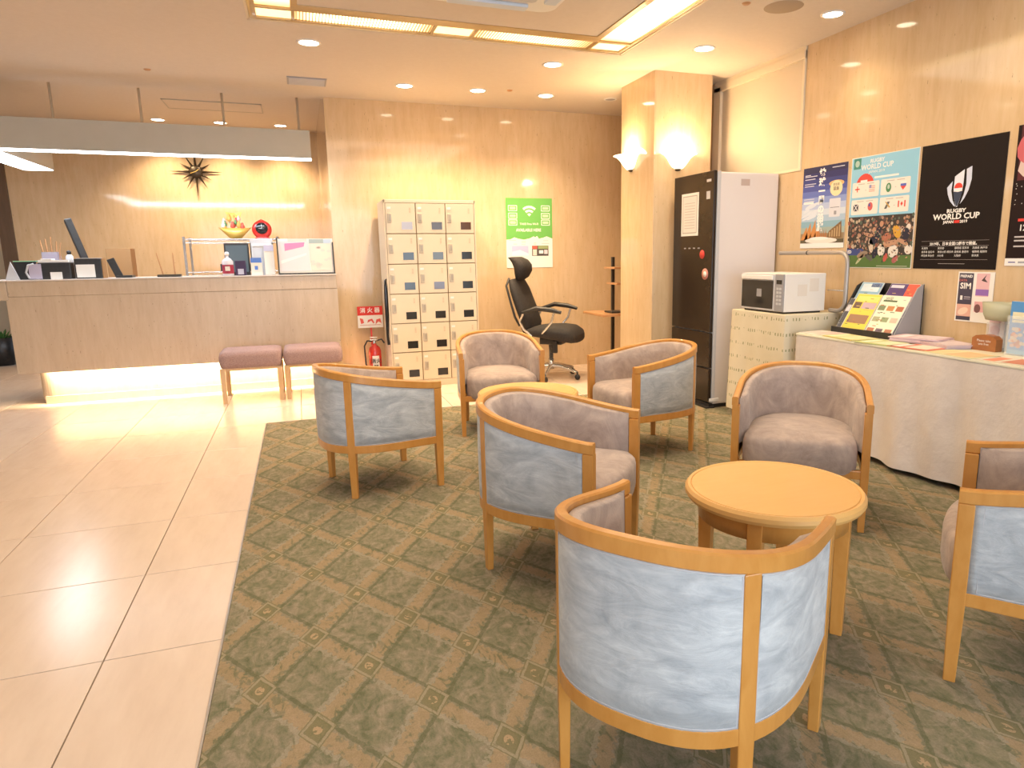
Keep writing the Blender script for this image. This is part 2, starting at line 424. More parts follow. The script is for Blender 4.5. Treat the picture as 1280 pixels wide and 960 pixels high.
# luminous coffer
cof = empty('ceiling_coffer_light', (0, 0, 0), label='large rectangular recessed ceiling light with golden wooden frame and glowing ribbed panels', cat='ceiling light')
f = MB()
f.box(KX0, KX0 + .015, KY0, KY1, ZC + .002, 2.9).box(KX1 - .015, KX1, KY0, KY1, ZC + .002, 2.9).box(KX0, KX1, KY1 - .015, KY1, ZC + .002, 2.9).box(KX0, KX1, KY0, KY0 + .015, ZC + .002, 2.9)
f.build('outer_frame', M['paint_trim'], cof)
f = MB()
zz = (ZC - .006, ZC + .03)
f.box(-.165, -.14, 1.985, 4.985, *zz, b=.003).box(2.375, 2.40, 1.985, 4.985, *zz, b=.003).box(-.165, 2.40, 4.985, 5.01, *zz, b=.003).box(-.165, 2.40, 1.96, 1.985, *zz, b=.003)
f.build('rail_outer', M['wood_frame'], cof)
f = MB()
f.box(.06, .10, 2.3, 4.69, ZC - .006, ZC + .05, b=.003).box(2.07, 2.12, 2.3, 4.69, ZC - .006, ZC + .05, b=.003).box(.06, 2.12, 4.69, 4.80, ZC - .006, ZC + .05, b=.003).box(.06, 2.12, 2.2, 2.3, ZC - .006, ZC + .05, b=.003)
f.build('rail_inner', M['wood_frame'], cof)
MB().box(.10, 2.07, 2.3, 4.69, ZC, ZC + .05).build('centre_panel', M['ceiling'], cof)
for x in (.95, 1.225, 2.115, .065): MB().box(x, x + .02, 4.79, 5.0, *zz, b=.002).build('crossbar', M['wood_frame'], cof, (0, 0, -.0015))
for x0, x1 in ((-.145, .065), (2.115, 2.38)): MB().box(x0, x1, 4.775, 4.80, *zz, b=.002).build('crossbar', M['wood_frame'], cof, (0, 0, -.0015))
glow_plain = mat_base('corner_panel_glow', (1, .85, .6), .5, emis=(1, .72, .38), es=.95)
for (x0, x1, gl) in ((.085, .95, 1), (1.245, 2.115, 1), (.97, 1.225, 0), (-.14, .065, 0), (2.135, 2.375, 0)):
    mt = coffer_glow('coffer_glow_x%d' % (x0 * 100), 0, x0, x1, 3.2) if gl else glow_plain
    o = MB().box(x0, x1, 4.80, 4.985, ZC + .006, ZC + .012).build('glow_panel', mt, cof)
    if gl:
        r = MB()
        for i in range(44):
            xx = x0 + (i + .5) * (x1 - x0) / 44; r.box(xx - .0025, xx + .0025, 4.80, 4.985, ZC + .0, ZC + .006)
        o = r.build('louvre_ribs', M['wood_frame'], cof); o['kind'] = 'stuff'
for x0, x1 in ((-.14, .06), (2.12, 2.375)):
    for y0, y1 in ((2.30, 3.5), (3.52, 4.775)):
        MB().box(x0, x1, y0, y1, ZC + .006, ZC + .012).build('glow_panel', coffer_glow('coffer_glow_y%d_%d' % (x0 * 100, y0 * 100), 1, y0, y1, 3.2), cof)
MB().box(-.14, 2.375, 1.985, 2.2, ZC + .006, ZC + .012).build('glow_panel', glow_plain, cof)
area_light('coffer_lamp', (1.1, 3.4, ZC - .02), (0, 0, 0), 2.3, 2.7, 56, (1, .86, .68), cof)

# ceiling cassette air conditioner
ac = empty('air_conditioner', (1.15, 3.84, ZC), label='white ceiling cassette air conditioner inside the coffer light', cat='air conditioner')
def rrect(w_, d, r, n=6):
    p = []
    for cx, cy, a0 in ((w_ / 2 - r, d / 2 - r, 0), (-w_ / 2 + r, d / 2 - r, 90), (-w_ / 2 + r, -d / 2 + r, 180), (w_ / 2 - r, -d / 2 + r, 270)):
        for i in range(n + 1):
            a = math.radians(a0 + 90 * i / n); p.append((cx + r * math.cos(a), cy + r * math.sin(a)))
    return p
MB().prism(rrect(.84, .84, .09), -.035, 0).build('cover', M['white'], ac)
MB().prism(rrect(.52, .52, .03), -.045, -.034).build('grille', M['lightgrey'], ac)
for a in range(4):
    b_ = MB().box(-.24, .24, .31, .385, -.055, -.034, b=.008); b_.xf(Matrix.Rotation(a * PI / 2, 4, 'Z')); b_.build('louvre_flap', col(.62, .68, .75), ac)

# downlights
def downlight(x, y, z, power, label, group, r=.068, on=True, angle=120, blend=.9, lr=.05):
    t = empty('downlight', (x, y, z), label=label, cat='downlight', group=group)
    MB().lathe([(r + .016, 0), (r + .016, -.004), (r + .002, -.007), (r - .002, -.002), (r - .004, 0)], 28).build('trim_ring', M['white'], t)
    MB().lathe([(0, -.0035), (r - .002, -.0035)], 28).build('bulb', M['emit_lamp'] if on else M['grey'], t)
    if on: spot_light('lamp_light', (0, 0, -.02), power, WARM, angle, blend, t, lr)
    return t
for (x, y, l) in ((.994, 6.50, 'glowing round ceiling downlight washing the wall above the left locker column'),
                  (1.659, 6.48, 'glowing round ceiling downlight washing the wall right of the lockers'),
                  (2.329, 6.49, 'glowing round ceiling downlight washing the wall above the green poster')):
    downlight(x, y, ZC, 105, l, 'wall washing downlights', angle=122, blend=1.0)
downlight(.177, 5.446, ZC, 38, 'glowing round ceiling downlight near the left corner of the coffer light', 'open ceiling downlights')
downlight(2.021, 5.454, ZC, 38, 'glowing round ceiling downlight behind the far edge of the coffer light', 'open ceiling downlights')
downlight(2.949, 4.705, ZC, 30, 'glowing round ceiling downlight before the pillar, left of the fridge', 'open ceiling downlights')
downlight(3.335, 3.805, ZC, 13, 'glowing round ceiling downlight above the microwave end of the leaflet table', 'open ceiling downlights', r=.06)
downlight(2.991, 6.45, ZC, 0, 'unlit round downlight in the dark ceiling corner left of the pillar', 'open ceiling downlights', r=.05, on=False)
for (x, y) in ((3.2, 2.6), (-2.5, 2.7), (-1.2, 4.5), (-1.2, .9), (-3.4, 3.4), (-3.4, 5.9)):     # unseen ceiling lamps above the frame, added to brighten floor and room
    downlight(x, y, ZC, 16 if x > 0 else 21, 'unseen fill downlight added above the picture, over the ' + {2.6: 'leaflet table', 2.7: 'middle of the stone floor', 4.5: 'stone floor before the counter', .9: 'stone floor nearest the camera', 3.4: 'far left stone floor', 5.9: 'far left floor beside the counter'}[y], 'unseen fill downlights added above the frame')
for (x, l) in ((-1.44, 'left'), (-.775, 'middle'), (-.10, 'right')):
    downlight(x, 9.5, ZU, 80, 'glowing downlight, %s one of three in the raised ceiling over the reception wall' % l, 'reception wall downlights', angle=112, blend=.8)
vent = empty('ceiling_vent', (.173, 6.585, ZC), label='grey rectangular air vent in the ceiling above the counter end', cat='vent')
MB().box(-.16, .16, -.13, .13, -.008, 0).build('frame', M['grey'], vent)
for i in range(7): MB().box(-.145, .145, -.115 + i * .034, -.095 + i * .034, -.014, -.007).build('slat', M['lightgrey'], vent)
sp_ = MB().lathe([(0, -.006), (.10, -.006), (.12, 0)], 28).build('ceiling_speaker', mat_base('speaker_grille', (.40, .31, .22), .7), loc=(2.947, 3.80, ZC)); tag(sp_, 'flat round tan ceiling speaker between downlight and coffer light', 'speaker')
for (x, y, l) in ((-1.03, 6.57, 'tiny brown ceiling sensor left of the air vent'), (1.94, 6.39, 'tiny brown ceiling sensor between two wall washing downlights'), (2.685, 3.82, 'tiny dark ceiling sensor beside the round speaker')):
    tag(MB().lathe([(0, -.009), (.018, -.009), (.024, -.004), (.028, 0)], 14).build('ceiling_sensor', M['desk_wood'], loc=(x, y, ZC)), l, 'sensor')

# sconces
def sconce(loc, rz, label):
    t = empty('wall_sconce', loc, rz, label=label, cat='wall lamp', group='frosted bowl sconces on the pillar')
    prof = [(.012, -.125), (.045, -.118), (.075, -.085), (.105, -.04), (.135, -.012), (.165, 0), (.160, .002), (.130, -.008), (.10, -.034), (.07, -.078), (.04, -.11), (.0, -.115)]
    MB().lathe(prof, 24, a0=PI, a1=2 * PI).build('shade', M['shade'], t)
    MB().lathe([(0, -.14), (.02, -.137), (.03, -.126), (.03, -.115), (0, -.11)], 16, a0=PI, a1=2 * PI).build('finial', M['bronze'], t)
    MB().box(-.05, .05, -.012, 0, -.12, -.02, b=.003).build('wall_plate', M['gold'], t)
    l = bpy.data.lights.new('bulb_light', 'POINT'); l.energy = 12; l.color = (1, .74, .44); l.shadow_soft_size = .06
    o = bpy.data.objects.new('bulb_light', l); C.objects.link(o); o.parent = t; o.location = (0, -.08, .012)
sconce((3.12, 5.349, 2.085), 0, 'lit frosted bowl sconce on the front face of the pillar')
sconce((2.887, 5.77, 2.12), -PI / 2, 'lit frosted bowl sconce on the left face of the pillar')

# ---------------------------------------------------------------- reception
cnt = empty('reception_counter', (0, 0, 0), label='long cream travertine reception counter with glowing recessed plinth', cat='counter')
MB().box(-2.33, .322, 6.95, 7.03, .30, .957, b=.003).build('front_panel', M['marble_counter'], cnt)
MB().box(-2.31, .318, 6.945, 7.03, .958, 1.085, b=.004).box(-2.40, -2.312, 6.945, 7.6, .93, 1.085, b=.004).build('upper_band', M['marble_counter'], cnt)
MB().box(-2.46, .322, 6.93, 7.38, 1.085, 1.096, b=.003).build('countertop', mat_base('pale_stone_top', (.70, .62, .56), .2), cnt)
MB().box(-2.33, -2.25, 7.03, 8.2, .30, .955, b=.004).build('return_panel', M['marble_counter'], cnt)
pp = [(-2.25 + .12 - .12 * math.cos(a), 7.10 + .12 - .12 * math.sin(a)) for a in [i * PI / 16 for i in range(9)]]
MB().prism(pp + [(.322, 7.10), (.322, 7.2), (-2.25, 7.2)][0:3], 0, .42, smooth=False).build('plinth', M['marble_counter'], cnt)
MB().box(-2.20, .32, 7.085, 7.10, 0, .07).build('skirting', M['marble_counter'], cnt)
MB().box(-2.3, .322, 7.03, 7.6, .42, .45).build('shelf_board', M['marble_counter'], cnt)
for i in range(4): MB().box(-2.15 + i * .62, -2.15 + i * .62 + .56, 7.035, 7.055, .385, .41).build('light_tube', M['emit_strip'], cnt)
area_light('plinth_lamp', (-.95, 7.045, .375), (math.radians(-12), 0, 0), 2.4, .03, 42, (1, .84, .58), cnt)
MB().box(-2.3, .322, 7.38, 7.40, .45, 1.08).build('back_board', M['marble_counter'], cnt)

pnl = empty('hanging_light_soffit', (0, 0, 0), label='grey-beige hanging soffit with white light strip over the reception counter', cat='hanging lamp')
PY = 6.9
MB().box(-2.5, .172, PY, PY + .04, 2.15, 2.395).box(-2.5, .172, PY + .08, PY + .12, 2.15, 2.395).box(-2.5, .172, PY + .04, PY + .08, 2.375, 2.395).box(.132, .172, PY + .04, PY + .08, 2.15, 2.375).build('front_board', M['soffit'], pnl)
MB().box(-2.5, .172, PY, PY + .12, 2.142, 2.15).build('light_strip', M['emit_cool'], pnl)
MB().box(-2.50, -2.46, PY + .12, 8.42, 2.15, 2.395).box(-2.30, -2.26, PY + .12, 8.42, 2.15, 2.395).box(-2.46, -2.3, PY + .12, 8.42, 2.375, 2.395).box(-2.5, -2.26, 8.42, 8.46, 2.15, 2.395).build('return_board', M['soffit'], pnl)
MB().box(-2.50, -2.26, PY + .12, 8.42, 2.142, 2.15).build('light_strip', M['emit_cool'], pnl)
for x in (-1.93, -1.25, -.57, .09):
    MB().cyl((x, PY + .5), .011, 2.36, ZU, 10).build('hanging_rod', M['paint_trim'], pnl)
    MB().box(x - .012, x + .012, PY + .12, PY + .52, 2.36, 2.38).build('rod_bracket', M['paint_trim'], pnl)

area_light('strip_lamp', (-1.16, PY + .06, 2.135), (math.radians(25), 0, 0), 2.6, .1, 34, COOL, pnl)
area_light('strip_lamp', (-2.38, 7.75, 2.135), (0, 0, 0), .2, 1.2, 5, COOL, pnl)
# sunburst clock
ck = empty('sunburst_clock', (-1.14, YR - .01, 2.33), rot=(PI / 2, 0, 0), label='black starburst wall clock on the cream wall behind reception', cat='clock')
MB().lathe([(.075, 0), (.08, .015), (.06, .03), (0, .035)], 24).build('face', M['bronze'], ck)
for i in range(12):
    L_ = .37 if i % 6 == 0 else .31 if i % 3 == 0 else (.24 if i % 2 else .20)
    b_ = MB(); wd = .016
    b_.add([(-wd, .06, .004), (wd, .06, .004), (0, L_, .01), (0, .07, .028), ], [(0, 1, 3), (1, 2, 3), (2, 0, 3), (0, 2, 1)])
    b_.xf(Matrix.Rotation(-i * PI / 6, 4, 'Z')); b_.build('ray', M['bronze'], ck)
for a, l_ in ((-.9, .045), (1.9, .065)):
    b_ = MB().box(-.003, .003, 0, l_, .036, .038); b_.xf(Matrix.Rotation(a, 4, 'Z')); b_.build('hand', M['gold'], ck)

# plant pot in the corridor
pt = empty('potted_plant', (-3.50, 10.1, 0), label='small black tapered pot with green plant beyond the counter end', cat='plant')
MB().lathe([(0, 0), (.11, 0), (.16, .34), (.15, .34), (.13, .3), (0, .3)], 20).build('pot', M['black'], pt)
lf = MB()
for i in range(26):
    a = random.random() * 6.28; r0 = random.uniform(.02, .10); hh = random.uniform(.05, .14)
    x, y = r0 * math.cos(a), r0 * math.sin(a); dx, dy = math.cos(a) * .06, math.sin(a) * .06
    lf.add([(x, y, .3), (x + dx * .5 - dy * .3, y + dy * .5 + dx * .3, .3 + hh * .7), (x + dx, y + dy, .3 + hh), (x + dx * .5 + dy * .3, y + dy * .5 - dx * .3, .3 + hh * .7)], [(0, 1, 2, 3)])
o = lf.build('leaves', M['leaf'], pt); o['kind'] = 'stuff'

# ---------------------------------------------------------------- lettering and flat print
FONT_MESH = {}
def text_part(parent, s, x, y, size, mat, name='lettering', z=.0012, align='CENTER', sx=1, rot=0, bold=0):
    cu = bpy.data.curves.new('lettering', 'FONT'); cu.body = s; cu.size = size; cu.align_x = align; cu.align_y = 'CENTER'
    cu.offset = bold; cu.resolution_u = 2
    tmp = bpy.data.objects.new('tmp_text', cu); C.objects.link(tmp)
    me = bpy.data.meshes.new_from_object(tmp.evaluated_get(bpy.context.evaluated_depsgraph_get()))
    bpy.data.objects.remove(tmp)
    for v in me.vertices: v.co.x *= sx
    me.materials.clear(); me.materials.append(mat)
    o = mesh_obj(name, me, parent, (x, y, z), (0, 0, rot)); return o
def flat(pts, z=.0008): return [(x, y, z) for x, y in pts]
class Art(MB):
    def __init__(s): super().__init__(); s.mats = []
    def mi(s, c):
        mt = c if not isinstance(c, tuple) else col(*c)
        if mt not in s.mats: s.mats.append(mt)
        return s.mats.index(mt)
    def poly(s, pts, c, z=.001): s.add(flat(pts, z), [tuple(range(len(pts)))], s.mi(c)); return s
    def rect(s, x0, y0, x1, y1, c, z=.001): return s.poly([(x0, y0), (x1, y0), (x1, y1), (x0, y1)], c, z)
    def rr(s, x0, y0, x1, y1, r, c, z=.001):
        p = [(x + (x0 + x1) / 2, y + (y0 + y1) / 2) for x, y in rrect(x1 - x0, y1 - y0, r, 3)]; return s.poly(p, c, z)
    def ell(s, x, y, a, b, c, z=.001, n=14, a0=0, a1=2 * PI, rot=0):
        full = abs(a1 - a0 - 2 * PI) < 1e-6
        p = []
        for i in range(n if full else n + 1):
            t = a0 + (a1 - a0) * i / n; u, v = a * math.cos(t), b * math.sin(t)
            p.append((x + u * math.cos(rot) - v * math.sin(rot), y + u * math.sin(rot) + v * math.cos(rot)))
        return s.poly(p, c, z)
    def fin(s, parent, name='print'): return s.build(name, s.mats, parent)
BACK = (PI / 2, 0, 0); RIGHT = (PI / 2, 0, -PI / 2)
def poster(loc, rot, w_, h_, mat, label, cat='poster', group=None, name='poster', t=.0015):
    r = empty(name, loc, rot=rot, label=label, cat=cat, group=group)
    MB().box(0, w_, 0, h_, -t, .0004).build('sheet', mat, r); return r
WHT = (.82, .80, .78); 
# --- green wireless internet poster on the back wall
p = poster((2.098, YB - .004, 1.115), BACK, .528, .738, M['paper'], 'green and white wireless internet poster on the back wall behind the office chair')
a = Art(); GRN = (.16, .45, .10)
pts = [(0, .30), (.05, .305), (.09, .325), (.14, .31), (.2, .30), (.27, .315), (.31, .335), (.33, .325), (.35, .34), (.37, .31), (.42, .32), (.46, .335), (.50, .32), (.528, .31)]
a.poly(pts + [(.528, .738), (0, .738)], GRN, .001)
for i, (ri, ro) in enumerate(((0, .032), (.048, .072), (.088, .112))):
    n = 12; c0 = (.265, .505 + .04); q0, q1 = math.radians(48), math.radians(132)
    outer = [(c0[0] + ro * math.cos(q0 + (q1 - q0) * k / n), c0[1] + ro * math.sin(q0 + (q1 - q0) * k / n)) for k in range(n + 1)]
    inner = [(c0[0] + ri * math.cos(q1 - (q1 - q0) * k / n), c0[1] + ri * math.sin(q1 - (q1 - q0) * k / n)) for k in range(n + 1)]
    a.poly(outer + (inner if ri else [c0]), WHT, .0014)
for x in (.028, .40):
    for y in (.63, .55, .48):
        a.rr(x, y - .03, x + .10, y + .032, .006, WHT, .0014); a.rr(x + .007, y - .023, x + .093, y + .025, .004, GRN, .0016); a.rr(x + .018, y - .012, x + .082, y + .014, .003, (.55, .7, .45), .0018)
a.rect(.06, .13, .25, .235, (.45, .48, .72), .0012); a.poly([(.06, .13), (.25, .13), (.25, .15), (.15, .19), (.06, .17)], (.75, .75, .85), .0014)
a.rect(.29, .125, .48, .235, (.08, .07, .07), .0012); a.rect(.29, .20, .35, .232, (.65, .12, .08), .0014); a.rect(.36, .20, .475, .232, (.30, .36, .16), .0014)
a.rect(.30, .13, .345, .195, (.7, .62, .55), .0014); a.rr(.37, .15, .42, .185, .004, WHT, .0014); a.rr(.43, .145, .47, .19, .004, (.7, .6, .65), .0014)
for x, y, w2 in ((.17, .265, .05), (.17, .245, .045), (.17, .28, .05), (.31, .26, .03), (.31, .245, .03), (.03, .29, .08), (.42, .285, .06), (.08, .25, .04), (.40, .255, .09)):
    a.rect(x, y, x + w2, y + .006, (.55, .48, .5), .0012)
a.fin(p)
text_part(p, 'TAKE Free Wi-Fi', .262, .465, .030, col(*WHT), z=.0016, bold=.0006)
text_part(p, 'AVAILABLE HERE', .255, .40, .042, col(*WHT), z=.0016, sx=.9, bold=.0012)
# --- four big posters on the right wall
# 1 sea voyage poster
p = poster((XR - .004, 4.365, 1.275), RIGHT, .453, .59, M['paper'], 'dark blue sea voyage poster with vertical white Japanese title, left of the row', group='posters on the right wall')
a = Art(); W_, H_ = .453, .59
def sky_strip(a, x0, x1, y0, y1, cols, z=.0008):
    n = len(cols)
    for i, c in enumerate(cols): a.rect(x0, y0 + (y1 - y0) * i / n, x1, y0 + (y1 - y0) * (i + 1) / n, c, z)
sky_strip(a, 0, W_, .02, H_, [(.12, .10, .06), (.30, .22, .13), (.35, .42, .38), (.25, .42, .52), (.40, .52, .66), (.60, .66, .75), (.45, .52, .72), (.26, .33, .62), (.14, .18, .48), (.08, .10, .34), (.05, .06, .22), (.035, .035, .14), (.03, .03, .09)])
random.seed(3)
for i in range(16): a.ell(random.uniform(.02, .15), random.uniform(.22, .32), random.uniform(.02, .06), random.uniform(.005, .014), (.66, .70, .78), .0010 + i * .00001, rot=.3)
for x, hgt in ((.03, .10), (.07, .13), (.12, .15), (.16, .11)):
    a.poly([(x - .03, .06), (x + .05, .06), (x + .035, .06 + hgt)], (.58, .25, .08), .0011)
for x in (.19, .21, .23, .25, .27): a.poly([(x - .01, .07), (x + .01, .07), (x, .14)], (.40, .16, .06), .0012)
a.poly([(.28, .07), (.43, .07), (.42, .19), (.30, .12)], (.22, .13, .06), .0011)
for k in range(5): a.rect(.305 + k * .024, .08, .317 + k * .024, .115 + k * .012, (.5, .34, .18), .0013)
a.ell(.22, .055, .17, .022, (.80, .72, .66), .0014); a.ell(.2, .07, .10, .012, (.88, .82, .78), .0015)
a.rect(0, 0, W_, .036, WHT, .0016)
a.ell(.35, .455, .075, .022, (.75, .45, .2), .0012); a.ell(.35, .42, .062, .055, (.80, .68, .42), .0013)
a.rr(.29, .22, .40, .35, .008, (.66, .66, .72), .0012); a.rect(.30, .285, .39, .289, (.15, .15, .2), .0014); a.rr(.34, .235, .365, .262, .003, (.3, .3, .35), .0014)
for y, x1 in ((.535, .06), (.525, .13), (.505, .11), (.47, .12), (.455, .10), (.36, .11), (.345, .11)): a.rect(.02, y - .003, .02 + x1, y + .003, (.6, .6, .7), .0012)
a.rect(.015, .325, .125, .34, WHT, .0012); a.rect(.30, .565, .42, .571, (.6, .6, .7), .0012)
a.fin(p)
for i, ch in enumerate('地球一周の船旅'): text_part(p, ch, .205, .535 - i * .064, .066, col(.88, .87, .86), z=.0018, bold=.0032)
text_part(p, '参加者', .35, .445, .022, col(.1, .08, .1), z=.0018); text_part(p, '募集', .35, .415, .03, col(.1, .08, .1), z=.0018)
text_part(p, 'www.voyage.jp', .33, .018, .014, col(.15, .2, .3), z=.0018) if False else None
# 2 rugby match poster
p = poster((XR - .004, 3.879, 1.135), RIGHT, .560, .742, M['paper'], 'sky blue rugby fixtures poster with flags above a scrum photograph', group='posters on the right wall')
a = Art(); BL = (.28, .56, .74)
a.rect(.004, .345, .556, .738, BL, .0008)
a.ell(.13, .53, .085, .10, (.68, .08, .06), .0010, a0=0, a1=PI); a.rect(.02, .665, .085, .735, (.06, .24, .20), .0010); a.ell(.052, .70, .02, .022, (.4, .55, .5), .0012)
a.rect(.21, .590, .41, .602, WHT, .0010); a.rect(.09, .575, .15, .588, WHT, .0012)
for (x0, y0) in ((.02, .475), (.27, .475), (.02, .36), (.27, .36)): a.rr(x0, y0, x0 + .235, y0 + .10, .008, (.80, .74, .68), .0012)
for (x0, y0) in ((.02, .475), (.27, .475), (.02, .36), (.27, .36)):
    a.rect(x0 + .05, y0 + .085, x0 + .11, y0 + .09, (.5, .45, .42), .0014); a.rect(x0 + .13, y0 + .085, x0 + .19, y0 + .09, (.5, .45, .42), .0014)
    a.rect(x0 + .117, y0 + .043, x0 + .127, y0 + .046, (.4, .35, .35), .0014)
R_ = (.70, .08, .06); N_ = (.05, .07, .25)
a.rect(.062, .512, .07, .55, R_, .0015); a.rect(.045, .527, .087, .535, R_, .0015)
for k in range(4): a.rect(.17, .507 + k * .011, .22, .512 + k * .011, (.75, .3, .25), .0015)
a.rect(.17, .53, .19, .551, (.3, .3, .5), .0016)
a.ell(.335, .52, .022, .03, (.08, .25, .12), .0015); a.ell(.335, .525, .010, .015, (.5, .6, .5), .0016)
a.rect(.43, .535, .475, .55, WHT, .0015); a.rect(.43, .52, .475, .535, (.1, .15, .5), .0015); a.poly([(.43, .52), (.475, .52), (.452, .495)], R_, .0015)
a.rect(.04, .385, .085, .43, (.06, .06, .08), .0015); a.poly([(.04, .43), (.047, .43), (.085, .385), (.078, .385)], WHT, .0016); a.poly([(.085, .43), (.078, .43), (.04, .385), (.047, .385)], WHT, .0016)
a.ell(.19, .41, .022, .028, (.60, .12, .12), .0015); a.rect(.175, .41, .19, .43, (.1, .12, .35), .0016)
a.poly([(.31, .385), (.33, .385), (.355, .43), (.335, .43)], (.12, .12, .12), .0015); a.poly([(.315, .43), (.325, .43), (.36, .395), (.35, .39)], (.55, .35, .1), .0016)
a.rect(.42, .39, .43, .43, R_, .0015); a.rect(.47, .39, .48, .43, R_, .0015); a.poly([(.44, .41), (.45, .425), (.46, .41), (.45, .395)], R_, .0015)
# scrum photograph: stand, players, grass
random.seed(11)
a.rect(.004, .004, .556, .345, (.055, .045, .04), .0008); a.rect(.004, .004, .556, .085, (.10, .17, .05), .0010); a.rect(.004, .085, .16, .13, (.05, .07, .22), .0011)
for i in range(230):
    x = random.uniform(.01, .55); y = random.uniform(.13, .338); s_ = random.uniform(.006, .012)
    c = random.choice([(.35, .2, .12), (.45, .28, .2), (.12, .08, .07), (.5, .4, .3), (.2, .1, .08), (.1, .13, .1), (.3, .1, .07)])
    a.ell(x, y, s_, s_ * 1.2, c, .0011 + i * .000002, n=6)
DK = (.03, .03, .05); SK = (.50, .28, .18); WH2 = (.72, .66, .6)
for (x, y, ax, ay, rt, c) in ((.25, .19, .05, .03, .5, DK), (.20, .22, .05, .012, 2.9, SK), (.28, .25, .022, .026, 0, DK), (.30, .29, .016, .02, 0, SK), (.24, .255, .014, .016, 0, SK), (.22, .15, .02, .05, .2, (.6, .5, .4)),
        (.31, .12, .032, .04, .1, WH2), (.41, .11, .042, .042, -.1, WH2), (.53, .12, .03, .03, 0, WH2), (.35, .20, .04, .03, .4, (.42, .16, .1)), (.43, .235, .028, .045, .5, (.62, .34, .05)), (.50, .22, .03, .04, 0, DK), (.52, .262, .018, .02, 0, WH2),
        (.38, .16, .07, .02, .2, SK), (.48, .17, .05, .014, -.4, SK), (.15, .09, .05, .022, .3, (.30, .22, .16)), (.21, .07, .04, .014, -.5, (.12, .11, .1)), (.35, .07, .03, .016, 1.2, (.5, .1, .08)), (.43, .06, .03, .02, .9, (.42, .12, .12)), (.13, .06, .05, .01, .8, (.5, .5, .3)), (.26, .1, .02, .04, -.4, DK)):
    a.ell(x, y, ax, ay, c, .0017, rot=rt)
for i in range(150):
    x = random.uniform(.10, .54); y = random.uniform(.04, .28)
    a.ell(x, y, random.uniform(.003, .011), random.uniform(.002, .006), random.choice([DK, SK, (.3, .16, .1), (.1, .08, .08), (.4, .3, .25), (.12, .16, .07)]), .0018 + i * .000002, n=6, rot=random.uniform(0, 3))
a.rect(.28, .012, .53, .017, (.4, .45, .35), .0018)
a.fin(p)
text_part(p, 'RUGBY', .225, .705, .034, col(*WHT), sx=1.1, z=.0014, bold=.001)
text_part(p, 'WORLD CUP', .225, .668, .046, col(*WHT), sx=1.0, z=.0014, bold=.001)
text_part(p, 'JAPAN 2019', .225, .635, .024, col(*WHT), sx=1.1, z=.0014)
text_part(p, 'ED', .03, .108, .03, col(*WHT), z=.0014, bold=.001)
# 3 black poster with emblem
p = poster((XR - .004, 3.303, 1.137), RIGHT, .553, .737, mat_base('black_poster_paper', (.014, .009, .008), .6, spec=.15), 'black poster with white emblem of a rugby ball shape over a red sun', group='posters on the right wall')
a = Art(); SV = (.62, .66, .80); cx = .272
def shape(pts, c, z): a.poly([(cx + x, .345 + y) for x, y in pts], c, z)
shape([(-.075, .13), (-.040, .165), (-.044, .11), (-.030, .055), (-.008, .018), (-.020, .022), (-.048, .052), (-.066, .09)], SV, .001)
shape([(.045, .225), (.078, .238), (.082, .165), (.068, .105), (.045, .06), (.010, .018), (.020, .03), (.040, .085), (.050, .14)], SV, .001)
shape([(-.028, .19), (.032, .225), (.032, .15), (.025, .085), (.004, .016), (-.004, .016), (-.024, .07), (-.030, .12)], (.74, .76, .85), .001)
a.ell(cx + .001, .345 + .125, .027, .027, (.72, .06, .04), .0012, a0=-.1, a1=PI + .1)
shape([(-.030, .105), (.031, .105), (.025, .085), (.004, .020), (-.004, .020), (-.024, .07)], (.05, .06, .10), .0012)
shape([(-.030, .105), (-.012, .113), (.0, .120), (.014, .113), (.031, .105), (.0, .100)], (.85, .82, .8), .0014)
for y in (.165, .155 - .02, .045 + .01): a.rect(.05, y, .50, y + .0015, (.35, .3, .28), .001)
a.rect(.18, .03, .36, .0325, (.4, .36, .34), .001)
a.rect(.265, .268, .300, .284, (.72, .05, .04), .001)
a.fin(p)
wt = col(.85, .82, .78)
text_part(p, 'RUGBY', cx, .338, .030, wt, sx=1.3, bold=.0012); text_part(p, 'WORLD CUP', cx, .305, .046, wt, sx=1.12, bold=.0014)
text_part(p, 'JAPAN', cx - .045, .275, .022, wt, sx=1.1, bold=.0008); text_part(p, '2019', cx + .055, .275, .022, wt, sx=1.1, bold=.0008)
text_part(p, '2019年、日本全国12都市で開催。', .275, .148, .022, wt, bold=.0005)
for i, s_ in enumerate(('札幌市', '東京都', '静岡県 袋井市', '兵庫県 神戸市')): text_part(p, s_, .055 + i * .115, .122, .015, wt, align='LEFT')
for i, s_ in enumerate(('岩手県 釜石市', '神奈川県 横浜市', '愛知県 豊田市', '福岡県 福岡市')): text_part(p, s_, .055 + i * .115, .10, .015, wt, align='LEFT')
for i, s_ in enumerate(('埼玉県 熊谷市', '大分県', '大阪府', '熊本県')): text_part(p, s_, .055 + i * .115, .078, .015, wt, align='LEFT')
